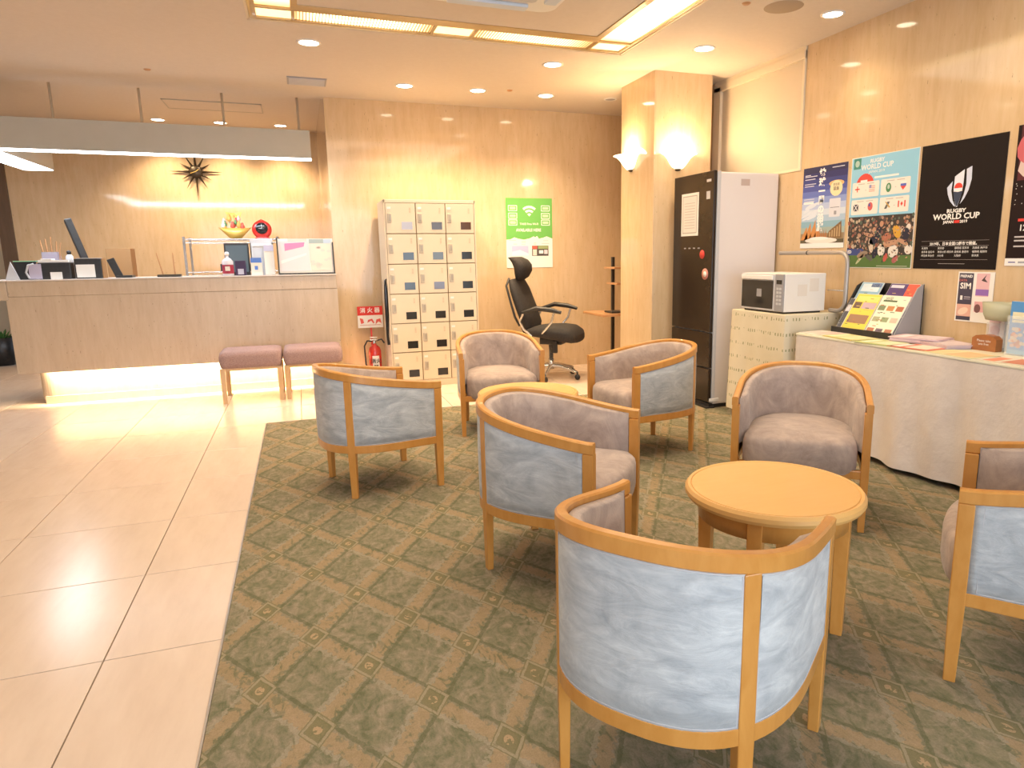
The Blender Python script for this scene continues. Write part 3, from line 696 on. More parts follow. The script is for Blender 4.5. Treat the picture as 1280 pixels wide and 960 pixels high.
# 4 cut off red and black poster
p = poster((XR - .004, 2.70, 1.16), RIGHT, .52, .735, mat_base('dark_poster_paper', (.018, .009, .009), .6, spec=.15), 'red and black sports poster cut off at the right edge of the picture', group='posters on the right wall')
a = Art()
a.rect(0, 0, .52, .04, WHT, .001); a.rect(.02, .45, .52, .735, (.10, .02, .025), .0008)
a.ell(.12, .62, .12, .10, (.55, .12, .14), .001, rot=.4); a.poly([(.02, .50), (.05, .47), (.17, .40), (.25, .42), (.1, .5), (.03, .55)], (.65, .5, .45), .0012)
random.seed(5)
for i in range(40): a.ell(random.uniform(.02, .3), random.uniform(.32, .45), .003, .003, (.6, .55, .5), .0012, n=5)
a.rect(.05, .235, .2, .25, (.7, .06, .05), .001)
for y in (.15, .13, .10): a.rect(.04, y, .2, y + .008, (.55, .5, .5), .001)
a.rect(.02, .016, .06, .022, (.1, .1, .3), .0012); a.rect(.075, .014, .15, .024, (.35, .35, .4), .0012)
a.fin(p); text_part(p, '12 10', .11, .20, .045, wt, bold=.001)
# prepaid SIM leaflet
p = poster((XR - .004, 2.975, .835), RIGHT, .228, .288, M['paper'], 'small white prepaid SIM leaflet poster taped below the black poster', group=None)
a = Art()
a.rect(.008, .008, .10, .28, (.07, .06, .09), .001); a.rect(.008, .03, .10, .10, (.72, .42, .34), .0012); a.ell(.05, .06, .035, .02, (.8, .62, .5), .0013, rot=.4); a.rect(.025, .125, .04, .15, WHT, .0012); a.rect(.05, .14, .09, .145, (.5, .45, .5), .0012); a.rect(.05, .13, .09, .133, (.5, .45, .5), .0012)
a.rect(.12, .15, .20, .28, (.74, .46, .48), .001); a.poly([(.15, .24), (.18, .275), (.17, .25), (.19, .23), (.165, .235)], (.08, .06, .06), .0012); a.rect(.12, .155, .20, .19, (.30, .15, .45), .0012)
a.rect(.12, .06, .20, .12, (.72, .40, .42), .001); a.ell(.14, .08, .02, .025, (.2, .1, .1), .0012)
a.fin(p)
text_part(p, 'PREPAID', .054, .262, .021, wt, bold=.0006); text_part(p, 'DATA', .035, .238, .019, col(.75, .2, .15)); text_part(p, 'SIM', .054, .205, .048, wt, bold=.0012)

# ---------------------------------------------------------------- lockers
lk = empty('locker_cabinet', (.757, 6.57, 0), label='cream steel locker cabinet with eighteen small doors against the back wall', cat='lockers')
LW, LD, LH = .862, .515, 1.77
MB().box(0, LW, .022, LD, .0, LH, b=.006).build('body', M['locker'], lk)
MB().box(.012, LW - .012, .018, .03, .062, LH - .03).build('seam', M['locker_gap'], lk)
fz = MB().box(0, .012, 0, .03, 0, LH).box(LW - .012, LW, 0, .03, 0, LH).box(0, LW, 0, .03, LH - .03, LH, b=.003).box(0, LW, .004, .03, 0, .062)
fz.build('face_frame', M['locker'], lk)
cw = (LW - .024) / 3; rh = (LH - .03 - .062) / 6
dm = MB().box(.004, cw - .004, 0, .018, .004, rh - .004, b=.002).mesh('door', M['locker'])
wm = MB().box(cw * .52, cw * .52 + .100, -.0015, .002, .038, .108).mesh('window_card', M['darkwin'])
wf_ = MB().box(cw * .52 - .004, cw * .52 + .104, -.0008, .002, .034, .112).mesh('window_rim', M['locker'])
hm = MB().box(.018, .056, -.010, 0, .100, .185, b=.003).mesh('handle', col(.50, .44, .36, .5))
lm = MB().box(.034, .054, -.014, -.009, .12, .175, b=.002).mesh('lock', mat_base('dull_nickel', (.42, .37, .30), .45, .5))
nm = MB().box(.018, .052, -.003, 0, .222, .242, b=.001).mesh('number_plate', M['white'])
vm = MB()
for i in range(5): vm.box(cw - .06, cw - .045, -.001, .001, .19 + i * .010, .195 + i * .010)
vm = vm.mesh('vent_slots', mat_base('shadowed_slot', (.55, .43, .29), .6))
wcols = {(5, 0): col(.42, .42, .50, .15), (4, 0): col(.05, .07, .09, .1), (3, 0): col(.05, .065, .08, .1), (4, 1): col(.10, .12, .13, .1), (3, 1): col(.16, .17, .24, .1), (5, 2): col(.10, .05, .03, .1), (5, 1): col(.07, .05, .03, .1)}
for r in range(6):
    for c_ in range(3):
        d = mesh_obj('door', dm, lk, (.012 + c_ * cw, 0, .062 + r * rh))
        for nme, me in (('handle', hm), ('lock', lm), ('number_plate', nm), ('vent_slots', vm), ('window_rim', wf_)): mesh_obj(nme, me, d)
        o = mesh_obj('window_card', wm, d)
        if (r, c_) in wcols:
            me = wm.copy(); me.materials.clear(); me.materials.append(wcols[(r, c_)]); o.data = me
# slim black bar hanging on the side of the lockers
t = MB(); t.tube([(.742, 6.62, .42), (.736, 6.62, .50), (.740, 6.62, .7), (.741, 6.62, .95), (.741, 6.62, 1.03), (.752, 6.62, 1.045)], [.014, .012, .017, .016, .010, .005], 10)
tag(t.build('shoehorn', M['blackgloss']), 'long slim black shoehorn hanging on the left side of the lockers', 'shoehorn')
# fire extinguisher with sign
fe = empty('fire_extinguisher', (.640, 6.97, 0), label='red fire extinguisher standing on the floor left of the lockers', cat='fire extinguisher')
MB().lathe([(0, .02), (.058, .02), (.062, .035), (.062, .32), (.05, .36), (.02, .385), (.016, .40), (0, .40)], 24).build('cylinder_body', M['red'], fe)
MB().lathe([(0, .0), (.07, 0), (.07, .02), (0, .02)], 20).build('base_ring', M['black'], fe)
MB().cyl((0, 0), .014, .39, .43).box(-.045, .03, -.01, .01, .43, .442, b=.003).box(-.045, .03, -.01, .01, .455, .465, b=.003).build('valve', M['chrome'], fe)
MB().tube([(.02, 0, .425), (.07, -.01, .44), (.095, -.02, .40)], .008).build('handle', M['black'], fe)
MB().tube([(-.02, 0, .42), (-.07, -.02, .43), (-.1, -.03, .38), (-.095, -.03, .2), (-.07, -.03, .12)], .008).build('hose', M['rubber'], fe)
lb = MB()
for i in range(8):
    a0 = -PI / 2 - .55 + i * .14; a1 = a0 + .14
    lb.add([(.0628 * math.cos(a0), .0628 * math.sin(a0), .12), (.0628 * math.cos(a1), .0628 * math.sin(a1), .12), (.0628 * math.cos(a1), .0628 * math.sin(a1), .28), (.0628 * math.cos(a0), .0628 * math.sin(a0), .28)], [(0, 1, 2, 3)])
lb.build('instruction_label', M['paper'], fe)
text_part(fe, '消火', 0, -.0645, .05, col(.03, .03, .03), z=.225, bold=.001).rotation_euler = (PI / 2, 0, 0)
text_part(fe, '器', 0, -.0645, .05, col(.03, .03, .03), z=.165, bold=.001).rotation_euler = (PI / 2, 0, 0)
sg = empty('extinguisher_sign', (.625, 7.06, 0), label='red and white fire extinguisher sign on a thin red stand', cat='sign')
MB().box(-.008, .008, -.006, .006, 0, .60).build('post', M['redprint'], sg)
MB().box(-.09, .09, -.012, .08, 0, .012, b=.003).build('foot', M['redprint'], sg)
bd = empty('board', (-.125, -.008, .55)); bd.parent = sg; bd.rotation_euler = BACK
MB().box(0, .245, 0, .215, -.003, 0).build('sheet', M['paper'], bd) 
a = Art(); a.rect(0, .125, .245, .215, (.66, .04, .03), .0006)
for pts in ([(.03, .04), (.06, .05), (.05, .09), (.02, .10)], [(.09, .05), (.13, .07), (.15, .04), (.16, .05), (.14, .09), (.10, .08)], [(.17, .03), (.2, .06), (.23, .04), (.22, .09), (.18, .08)]): a.poly(pts, (.68, .10, .08), .0006)
a.rect(.02, .025, .22, .03, (.6, .2, .15), .0006); a.fin(bd)
text_part(bd, '消 火 器', .122, .172, .055, wt, z=.0012, bold=.001)

# ---------------------------------------------------------------- stools at the counter
def stool(x0, x1, label):
    t = empty('bench_stool', ((x0 + x1) / 2, 6.66, 0), label=label, cat='stool', group='upholstered stools at the reception counter')
    w_ = (x1 - x0) / 2 - .003
    p = []
    for i in range(13):
        a = PI * i / 12; p.append((-.215 * math.cos(a) if True else 0, .335 + .115 * (math.sin(a) ** .5 if math.sin(a) > 0 else 0)))
    b_ = MB().box(-w_, w_, -.215, .215, .300, .455, b=.05); k_ = b_.build('seat', M['suede_mauve'], t)
    for pl in k_.data.polygons: pl.use_smooth = True
    MB().box(-w_ + .02, w_ - .02, -.19, .19, .285, .31).build('seat_frame', M['wood_pale'], t)
    for sx in (-1, 1):
        for sy in (-1, 1):
            cx_, cy_ = sx * (w_ - .024), sy * .185
            b_ = MB(); a_, c_ = .021, .017
            v = [(cx_ + q * a_, cy_ + r_ * a_, .305) for q, r_ in ((-1, -1), (1, -1), (1, 1), (-1, 1))] + [(cx_ + q * c_ , cy_ + sy * .012 + r_ * c_, 0) for q, r_ in ((-1, -1), (1, -1), (1, 1), (-1, 1))]
            b_.add(v, [(0, 1, 2, 3), (7, 6, 5, 4), (0, 4, 5, 1), (1, 5, 6, 2), (2, 6, 7, 3), (3, 7, 4, 0)]); b_.build('leg', M['wood_pale'], t)
stool(-.728, -.212, 'mauve upholstered stool with pale wood legs, left one before the glowing counter')
stool(-.207, .309, 'mauve upholstered stool with pale wood legs, right one beside the wall corner')

# ---------------------------------------------------------------- office chair
oc = empty('office_chair', (2.36, 6.52, 0), math.radians(-38), label='black mesh office chair with headrest and chrome star base facing right', cat='chair')
def smooth_obj(o, lv=2, skin=False):
    for p_ in o.data.polygons: p_.use_smooth = True
    md = o.modifiers.new('sub', 'SUBSURF'); md.levels = lv; md.render_levels = lv; return o
def ringloft(secs, n=16):
    """secs: (center, halfx vec, halfy vec) superellipse rings"""
    b_ = MB(); v = []
    for c, u, w2 in secs:
        c, u, w2 = Vector(c), Vector(u), Vector(w2)
        for i in range(n):
            t = 2 * PI * i / n; ct, st = math.cos(t), math.sin(t)
            v.append(c + u * (abs(ct) ** .7 * (1 if ct >= 0 else -1)) + w2 * (abs(st) ** .7 * (1 if st >= 0 else -1)))
    fs = [(j * n + i, j * n + (i + 1) % n, (j + 1) * n + (i + 1) % n, (j + 1) * n + i) for j in range(len(secs) - 1) for i in range(n)]
    b_.add(v, fs, 0, True); L_ = (len(secs) - 1) * n
    b_.add(v, [tuple(range(n - 1, -1, -1)), tuple(L_ + i for i in range(n))], 0, True); return b_
Y_ = lambda q: (0, q, 0)
# seat pad (front towards +x)
ringloft([((-.22, 0, .485), (.0, 0, .02), Y_(.18)), ((-.19, 0, .487), (.01, 0, .045), Y_(.23)), ((-.05, 0, .485), (0, 0, .066), Y_(.25)), ((.12, 0, .475), (0, 0, .085), Y_(.25)), ((.24, 0, .46), (-.01, 0, .088), Y_(.24)), ((.30, 0, .445), (-.01, 0, .065), Y_(.21)), ((.315, 0, .44), (0, 0, .015), Y_(.16))]).build('seat', M['blackmesh'], oc)
bk = [((-.20, 0, .50), .055, .17), ((-.20, 0, .56), .06, .21), ((-.245, 0, .68), .062, .23), ((-.29, 0, .80), .058, .23), ((-.325, 0, .90), .055, .225), ((-.355, 0, .985), .04, .20), ((-.365, 0, 1.01), .03, .17)]
ringloft([(c, (h_, 0, .01), Y_(w2)) for c, h_, w2 in bk]).build('backrest', M['blackmesh'], oc)
hd = [((-.33, 0, .99), .03, .07), ((-.30, 0, 1.02), .055, .11), ((-.285, 0, 1.08), .075, .14), ((-.29, 0, 1.14), .075, .145), ((-.32, 0, 1.19), .065, .14), ((-.365, 0, 1.222), .045, .13), ((-.405, 0, 1.228), .02, .11)]
ringloft([(c, (h_ * .95, 0, h_ * .25), Y_(w2)) for c, h_, w2 in hd]).build('headrest', M['blackmesh'], oc)
fr_ = MB()
for s_ in (-1, 1): fr_.tube([(-.27, s_ * .19, .55), (-.30, s_ * .235, .64), (-.345, s_ * .235, .80), (-.39, s_ * .22, .95), (-.39, s_ * .14, 1.02)], .012)
fr_.tube([(-.25, 0, .40), (-.30, 0, .50), (-.34, 0, .70), (-.40, 0, .95)], .022); fr_.build('back_frame', M['black'], oc)
for s_ in (-1, 1):
    arm = MB().tube([(-.20, s_ * .29, .69), (-.05, s_ * .30, .735), (.10, s_ * .29, .72), (.20, s_ * .28, .695)], [.016, .024, .024, .016]).build('armrest', M['black'], oc)
    MB().tube([(.13, s_ * .285, .70), (.10, s_ * .28, .60), (.03, s_ * .265, .52), (-.05, s_ * .22, .455), (0, s_ * .10, .43)], .012).build('arm_bracket', M['chrome'], arm)
    MB().tube([(-.19, s_ * .285, .69), (-.235, s_ * .275, .60), (-.20, s_ * .26, .52), (-.13, s_ * .22, .455)], .012).build('arm_bracket', M['chrome'], arm)
MB().box(-.10, .14, -.08, .08, .35, .42, b=.015).box(.05, .10, -.12, -.08, .27, .40, b=.01).build('tilt_mechanism', M['black'], oc)
MB().lathe([(0, .09), (.03, .09), (.03, .2), (.024, .2), (.024, .36), (0, .36)], 18).build('gas_column', M['chrome'], oc)
for i in range(5):
    a_ = math.radians(-12 + 72 * i); d_ = Vector((math.cos(a_), math.sin(a_), 0))
    sb = MB().tube([(0, 0, .125), tuple(d_ * .10 + Vector((0, 0, .125))), tuple(d_ * .30 + Vector((0, 0, .075)))], [.026, .022, .015]).build('star_leg', M['chrome'], oc)
    q = d_ * .305; cs = MB(); pr = Matrix.Translation((q.x, q.y, .028)) @ Matrix.Rotation(a_ + .6, 4, 'Z') @ Matrix.Rotation(PI / 2, 4, 'X')
    cs.lathe([(0, -.022), (.024, -.022), (.028, -.014), (.028, .014), (.024, .022), (0, .022)], 16); cs.xf(pr); cs.cyl((q.x, q.y), .009, .05, .08, 10); cs.build('caster', M['black'], sb)

# narrow computer desk behind the pillar
dk = empty('computer_desk', (0, 0, 0), label='narrow brown computer desk with black uprights half hidden behind the pillar', cat='desk')
MB().box(2.73, 3.35, 6.05, 6.55, .645, .67, b=.004).build('desktop', M['desk_wood'], dk)
for (z, x0) in ((1.10, 2.97), (.94, 3.0)): MB().box(x0, 3.40, 6.30, 6.55, z, z + .02, b=.003).build('shelf', M['desk_wood'], dk)
for x, y in ((3.04, 6.53), (3.32, 6.53), (3.04, 6.07)): MB().box(x, x + .03, y - .03, y, 0, 1.22 if y > 6.4 else .645).build('upright', M['black'], dk)
kb = MB().box(2.86, 3.25, 6.12, 6.30, .671, .688, b=.004).build('keyboard', M['black']); tag(kb, 'black keyboard lying on the narrow desk behind the pillar', 'keyboard')

# ---------------------------------------------------------------- fridge
fg = empty('refrigerator', (3.03, 4.64, .003), label='tall white sided refrigerator with dark brown glass door, right of the pillar', cat='refrigerator')
MB().box(.045, .60, 0, .60, .03, 1.86, b=.012).build('body', M['fridge'], fg)
MB().box(.028, .046, .005, .595, .04, 1.855).build('door_gasket', M['lightgrey'], fg)
MB().box(.0, .028, .0, .60, .62, 1.87, b=.006).build('upper_door', M['fridge_front'], fg)
MB().box(.0, .028, .0, .60, .33, .612, b=.006).build('middle_drawer', M['fridge_front'], fg)
MB().box(.0, .028, .0, .60, .05, .322, b=.006).build('lower_drawer', M['fridge_front'], fg)
MB().box(.03, .058, -.006, 0, .05, 1.865, b=.002).build('door_edge', M['lightgrey'], fg)
MB().box(.02, .6, .01, .59, 0, .035).box(-.02, .06, -.01, .61, 0, .012).build('kick_base', M['black'], fg)
MB().box(.01, .10, -.012, .02, .055, .08, b=.003).build('hinge_cap', M['white'], fg)
nt_ = poster((-.002, .50, 1.40), RIGHT, 0.26, .34, M['paper'], None, None, name='notice_sheet'); nt_.parent = fg
nt_.location = (-.002, .47, 1.385)
a = Art(); a.rect(.02, .02, .24, .32, (.45, .40, .36), .001); a.rect(.028, .028, .232, .312, (.74, .70, .65), .0012)
for i in range(10): a.rect(.05, .06 + i * .022, .21, .065 + i * .022, (.50, .45, .42), .0014)
a.fin(nt_)
MB().lathe([(0, 0), (.035, 0), (.035, .003), (0, .003)], 20).build('round_sticker', M['redprint'], fg, (-.001, .14, 1.235), (0, -PI / 2, 0))
MB().lathe([(0, 0), (.045, 0), (.045, .003), (0, .003)], 20).build('round_sticker', col(.60, .25, .2), fg, (-.001, .09, 1.08), (0, -PI / 2, 0))
MB().lathe([(0, 0), (.022, 0), (.022, .005), (0, .005)], 20).build('sticker_centre', M['paper'], fg, (-.001, .09, 1.08), (0, -PI / 2, 0))
MB().box(-.002, 0, .05, .10, 1.66, 1.72).box(-.002, 0, .04, .10, 1.79, 1.81).build('energy_label', M['lightgrey'], fg)
MB().box(.245, .325, -.002, 0, 1.76, 1.81).build('rating_label', col(.50, .40, .36), fg)
for y in (.18, .25, .32, .39): MB().box(-.002, 0, y, y + .03, 1.36 - .08, 1.37 - .08).build('touch_key', M['grey'], fg)

# ---------------------------------------------------------------- cloth covered cabinet + microwave
bx = empty('side_cabinet', (3.08, 3.80, .003), label='low cabinet under a cream leaf-print cloth between fridge and leaflet table', cat='cabinet')
def drape(x0, x1, y0, y1, z0, z1, amp, waves, seed, flare=.02, nz=10, ny=60, sides=('front', 'near', 'far')):
    """cloth skirt hanging from the edge of a table top"""
    b_ = MB(); random.seed(seed); ph = [random.uniform(0, 6.28) for _ in range(6)]
    pts = []
    def line(p, q, n): return [(p[0] + (q[0] - p[0]) * i / n, p[1] + (q[1] - p[1]) * i / n) for i in range(n)]
    segs = line((x1, y1), (x0, y1), 12) + line((x0, y1), (x0, y0), ny) + line((x0, y0), (x1, y0), 12) + [(x1, y0)]
    v = []; L_ = 0; pos = []
    for i, q in enumerate(segs):
        if i: L_ += math.hypot(q[0] - segs[i - 1][0], q[1] - segs[i - 1][1])
        pos.append(L_)
    for j in range(nz + 1):
        t = j / nz
        for i, (x, y) in enumerate(segs):
            s_ = pos[i]
            d = amp * t * (math.sin(s_ * waves + ph[0] + t * .8) * .6 + math.sin(s_ * waves * 2.3 + ph[1] - t) * .4) + flare * t
            nx = -1 if abs(x - x0) < 1e-6 else 0; ny_ = 0 if nx and y0 + 1e-6 < y < y1 - 1e-6 else (1 if abs(y - y1) < 1e-6 else -1)
            zz_ = z1 + (z0 - z1) * t + (amp * .4 * math.sin(s_ * 4 + ph[2]) if j == nz else 0)
            v.append((x + nx * d, y + ny_ * d, zz_))
    n = len(segs)
    b_.add(v, [(j * n + i, (j + 1) * n + i, (j + 1) * n + i + 1, j * n + i + 1) for j in range(nz) for i in range(n - 1)], 0, True)
    return b_
MB().box(.02, .54, .02, .60, 0, .80).build('carcass', M['wood_pale'], bx)
dr = drape(0, .555, 0, .62, .05, .815, .014, 14, 2, .012)
dr.box(0, .555, 0, .62, .806, .822, b=.006); dr.build('cloth_cover', M['leafcloth'], bx)

mw = empty('microwave_oven', (3.10, 3.86, .826), label='white microwave oven with dark door on the leaf-print cloth', cat='microwave')
MB().box(.012, .36, 0, .48, .012, .275, b=.006).build('casing', M['white'], mw)
MB().box(0, .014, .095, .478, .016, .272, b=.003).build('door', M['lightgrey'], mw)
MB().box(-.003, .004, .11, .470, .028, .225, b=.002).build('door_glass', M['blackgloss'], mw)
MB().box(-.004, -.001, .235, .29, .11, .165).build('glass_sticker', M['grey'], mw)
MB().box(-.012, .0, .11, .470, .232, .262, b=.004).build('door_handle', M['white'], mw)
MB().box(0, .014, .004, .092, .016, .272, b=.003).build('control_panel', M['grey'], mw)
MB().box(-.002, .002, .02, .075, .205, .232).build('display', M['blackgloss'], mw)
for i in range(5):
    for j in range(2): MB().box(-.003, .001, .02 + j * .03, .042 + j * .03, .06 + i * .026, .076 + i * .026, b=.001).build('button', M['lightgrey'], mw)
MB().box(.02, .34, .02, .46, 0, .013).build('feet', M['black'], mw)
MB().box(.12, .2, -.001, .001, .12, .2).box(.22, .3, -.001, .001, .15, .24).build('warning_label', col(.74, .68, .62), mw)
tag(MB().box(3.075, 3.50, 3.80, 4.38, .822, .827).build('board_mat', M['black']), 'thin black tray under the microwave', 'tray') if False else None

rk = empty('tube_rack', (3.50, 3.72, .826), label='grey bent metal tube stand curving round and over the microwave', cat='rack')
tb = []
for p_ in [(0, .02, .02), (0, -.02, .06)]: pass
pts = [(.0, .13, .0155)] + [(.0, .06 - .07 * math.sin(t_) , .0855 - .07 * math.cos(t_)) for t_ in [i * PI / 12 for i in range(7)]] + [(.0, -.01, .2), (.0, -.01, .33)] + [(.0, -.01 + .07 - .07 * math.cos(t_), .345 + .07 * math.sin(t_)) for t_ in [i * PI / 12 for i in range(1, 7)]] + [(0, .30, .415), (0, .70, .415)]
MB().tube(pts, .015, 10).build('bent_tube', M['greytube'], rk)
MB().tube([(0, -.005, .155), (0, .16, .155)], .005).build('cross_rod', M['chrome'], rk)
MB().tube([(0, .38, .415), (0, .392, .415)], .0165).build('coupling', M['black'], rk)

# ---------------------------------------------------------------- leaflet table
lt = empty('leaflet_table', (3.12, 1.75, .003), label='long leaflet table under a beige floor-length cloth along the right wall', cat='table')
TW, TL, TH = .50, 1.98, .70
dr = drape(0, TW, 0, TL, .045, TH, .034, 11, 5, .02, 14, 140)
dr.build('tablecloth', M['cloth'], lt)
MB().box(-.004, TW + .015, -.004, TL + .004, TH - .008, TH + .006, b=.004).build('table_top', M['cream_top'], lt)
for x in (.06, TW - .05):
    for y in (.08, TL - .08): MB().box(x - .015, x + .015, y - .015, y + .015, 0, TH - .01).build('leg', M['black'], lt)
ZT = TH + .0095
# leaflets
random.seed(21)
def sheet(x, y, rz, w_, d, h_, c, c2, label, name='leaflet', cat='leaflet', group='leaflets lying on the long table', n=1):
    r = empty(name, (x, y, ZT + .0005), rz, label=label, cat=cat, group=group)
    for i in range(n):
        ox, oy, oz = (random.uniform(-.006, .006), random.uniform(-.006, .006), i * (h_ + .0004)) if n > 1 else (0, 0, 0)
        MB().box(-w_ / 2 + ox, w_ / 2 + ox, -d / 2 + oy, d / 2 + oy, oz, oz + h_).build('sheet', col(*c), r)
    z = n * (h_ + .0004) + .0003
    a = Art(); a.rect(-w_ * .42, -d * .42, w_ * .42, d * .1, c2, z); a.rect(-w_ * .42, d * .2, w_ * .3, d * .4, tuple(min(.85, q * 1.25) for q in c2), z); a.fin(r)
    return r
sheet(3.26, 3.62, .1, .21, .25, .002, (.80, .76, .66), (.72, .55, .5), 'pale leaflet at the far left end of the long table', n=2)
sheet(3.23, 3.36, -.1, .20, .28, .002, (.74, .66, .30), (.80, .74, .45), 'yellow leaflet lying before the brochure rack', n=3)
sheet(3.22, 3.08, .05, .20, .26, .002, (.55, .58, .25), (.80, .76, .5), 'yellow-green leaflet before the right half of the brochure rack', n=2)
sheet(3.24, 2.86, .12, .20, .26, .002, (.74, .22, .15), (.80, .74, .62), 'red and cream leaflet in the middle of the long table', n=2)
sheet(3.23, 2.58, -.08, .21, .30, .0015, (.80, .74, .45), (.78, .55, .3), 'pale yellow map sheet before the brown wooden block', n=1)
sheet(3.24, 2.28, .1, .21, .30, .0015, (.80, .72, .58), (.65, .25, .15), 'orange and cream sheet near the right picture edge', n=1)
sheet(3.44, 3.02, .30, .21, .28, .005, (.74, .55, .58), (.78, .66, .70), 'slanting stack of pink magazines beside the brochure rack', 'magazine_stack', 'magazines', None, 6)
sheet(3.43, 2.83, -.25, .20, .27, .005, (.64, .50, .52), (.74, .62, .64), 'slipped pile of mauve booklets right of the pink magazines', 'magazine_stack', 'magazines', None, 4)

# brochure rack, two columns of booklets on a sloping display
br = empty('brochure_rack', (3.40, 3.18, ZT), label='black sloping brochure rack holding colourful tourist booklets', cat='rack')
# local: front towards -x, long along +y  (y 0..0.50)
BW = .50
for y in (0, BW - .008):
    b_ = MB(); pr = [(-.03, 0), (.215, 0), (.215, .335), (.165, .31), (.0, .03), (-.03, .03)]
    b_.prism([(x, z) for x, z in pr], y, y + .008); b_.xf(Matrix(((1, 0, 0, 0), (0, 0, 1, 0), (0, 1, 0, 0), (0, 0, 0, 1))))
    b_.build('side_panel', M['grey'] if y == 0 else M['black'], br)
MB().box(-.035, -.02, 0, BW, 0, .04, b=.002).build('front_lip', M['black'], br)
MB().box(-.03, .215, 0, BW, 0, .006).box(.208, .215, 0, BW, 0, .33).build('shelf_back', M['black'], br)
sl = math.atan2(.175, .28)
def booklet(y0, y1, z0, L_, base, cells, label, off, head=None):
    r = empty('booklet', (3.40 - .022 + off, 3.18 + y1, ZT + .012 + z0), label=label, cat='booklet', group='booklets in the brochure rack')
    # local frame: x right (-Y world), y up the slope, z towards viewer
    m3 = Matrix(((0, math.sin(sl), -math.cos(sl)), (-1, 0, 0), (0, math.cos(sl), math.sin(sl))))
    r.rotation_euler = m3.to_euler()
    w_ = y1 - y0
    MB().box(0, w_, 0, L_, -.006, 0).build('pages', M['paper'], r)
    a = Art(); a.rect(.002, .002, w_ - .002, L_ - .002, base, .0006)
    for (x0, v0, x1, v1, c) in cells: a.rect(x0 * w_, v0 * L_, x1 * w_, v1 * L_, c, .001)
    for i in range(14):
        q = random.uniform(.06, .8); v_ = random.uniform(.05, .9); k_ = random.uniform(.5, 1)
        a.rect(q * w_, v_ * L_, (q + random.uniform(.05, .16)) * w_, (v_ + .018) * L_, tuple(k_ * t for t in random.choice([(.5, .2, .1), (.2, .3, .15), (.8, .78, .7), (.15, .12, .1), (.7, .5, .15)])), .0012 + i * .00001)
    a.fin(r)
    return r
BRN = (.35, .2, .12); YEL = (.80, .62, .10); LIM = (.80, .78, .62)
booklet(.30, .485, .12, .235, (.30, .48, .62), [(.1, .7, .9, .95, (.65, .75, .8)), (.5, .85, .95, .97, (.15, .2, .4))], 'pale blue booklet at the upper left of the brochure rack', .10)
booklet(.015, .24, .12, .235, (.10, .06, .18), [(.62, .6, 1, .99, (.72, .12, .08)), (.05, .86, .5, .95, (.6, .6, .7))], 'purple and red booklet at the upper right of the brochure rack', .10)
b1 = booklet(.235, .44, .0, .29, YEL, [(.08, .80, .95, .94, (.82, .70, .2)), (.05, .62, .35, .78, (.15, .1, .08)), (.4, .62, .95, .78, (.55, .4, .45)), (.1, .24, .9, .46, BRN), (.5, .03, .8, .09, (.7, .15, .1))], 'yellow town guide booklet at the lower left of the brochure rack', 0)
b2 = booklet(.012, .228, .0, .29, LIM, [(.05, .62, .3, .74, (.2, .25, .15)), (.37, .62, .62, .74, (.55, .25, .1)), (.7, .62, .95, .74, (.45, .15, .08)), (.05, .34, .3, .46, (.4, .4, .25)), (.37, .34, .62, .46, (.3, .35, .2)), (.7, .34, .95, .46, (.6, .5, .4)), (.05, .06, .3, .18, (.5, .2, .12)), (.37, .06, .62, .18, (.2, .15, .2)), (.7, .06, .95, .18, (.45, .2, .12)), (.1, .84, .6, .88, (.1, .15, .08))], 'cream booklet with rows of small pictures at the lower right of the rack', 0)
booklet(.445, .488, .0, .25, (.10, .10, .12), [(.1, .6, .9, .8, (.6, .6, .65))], 'narrow dark booklet at the left edge of the brochure rack', .004)
text_part(b2, '地図', .06, .262, .03, col(.08, .12, .06)); text_part(b1, 'るんるん町', .1, .25, .035, col(.15, .08, .05), bold=.001) if False else None

# acrylic stands, block, dish at the right end
cb_ = empty('wooden_block_sign', (3.44, 2.62, ZT), label='small reddish wooden block with pale lettering on the long table', cat='sign')
b_ = MB(); pr = [(0, 0), (.14, 0), (.14, .065), (.12, .08), (.07, .088), (.02, .08), (0, .065)]
b_.prism(pr, 0, .05); b_.xf(Matrix(((0, 0, 1, 0), (-1, 0, 0, .07), (0, 1, 0, 0), (0, 0, 0, 1)))); b_.build('block', M['blockwood'], cb_)
t1 = text_part(cb_, 'Please take\none free', 0, 0, .018, wt); t1.location = (-.0012, 0, .045); t1.rotation_euler = RIGHT
def acrylic(x, y, w_, h_, label, art, lname, n=3):
    r = empty('leaflet_holder', (x, y, ZT), label=label, cat='leaflet holder', group='clear leaflet holders at the right end of the table')
    MB().box(-.002, 0, -w_ / 2, w_ / 2, 0, h_ * .75).box(0, .05, -w_ / 2, w_ / 2, 0, .003).box(.05, .052, -w_ / 2, w_ / 2, 0, h_ * .8).build('pocket', M['glass'], r)
    k = empty('leaflet_bundle', (x + .012, y + w_ / 2 - .004, ZT + .006), label=lname, cat='leaflet', group='leaflets standing in the clear holders')
    k.rotation_euler = RIGHT
    MB().box(0, w_ - .008, 0, h_, -.02, 0).build('pages', M['paper'], k); a = Art(); art(a, w_ - .008, h_); a.fin(k); return k
def art1(a, w_, h_):
    a.rect(0, 0, w_, h_, (.74, .55, .56), .001); a.rect(0, h_ * .82, w_ * .5, h_, (.08, .09, .25), .0014); a.ell(w_ * .4, h_ * .5, w_ * .3, h_ * .14, (.6, .3, .35), .0014)
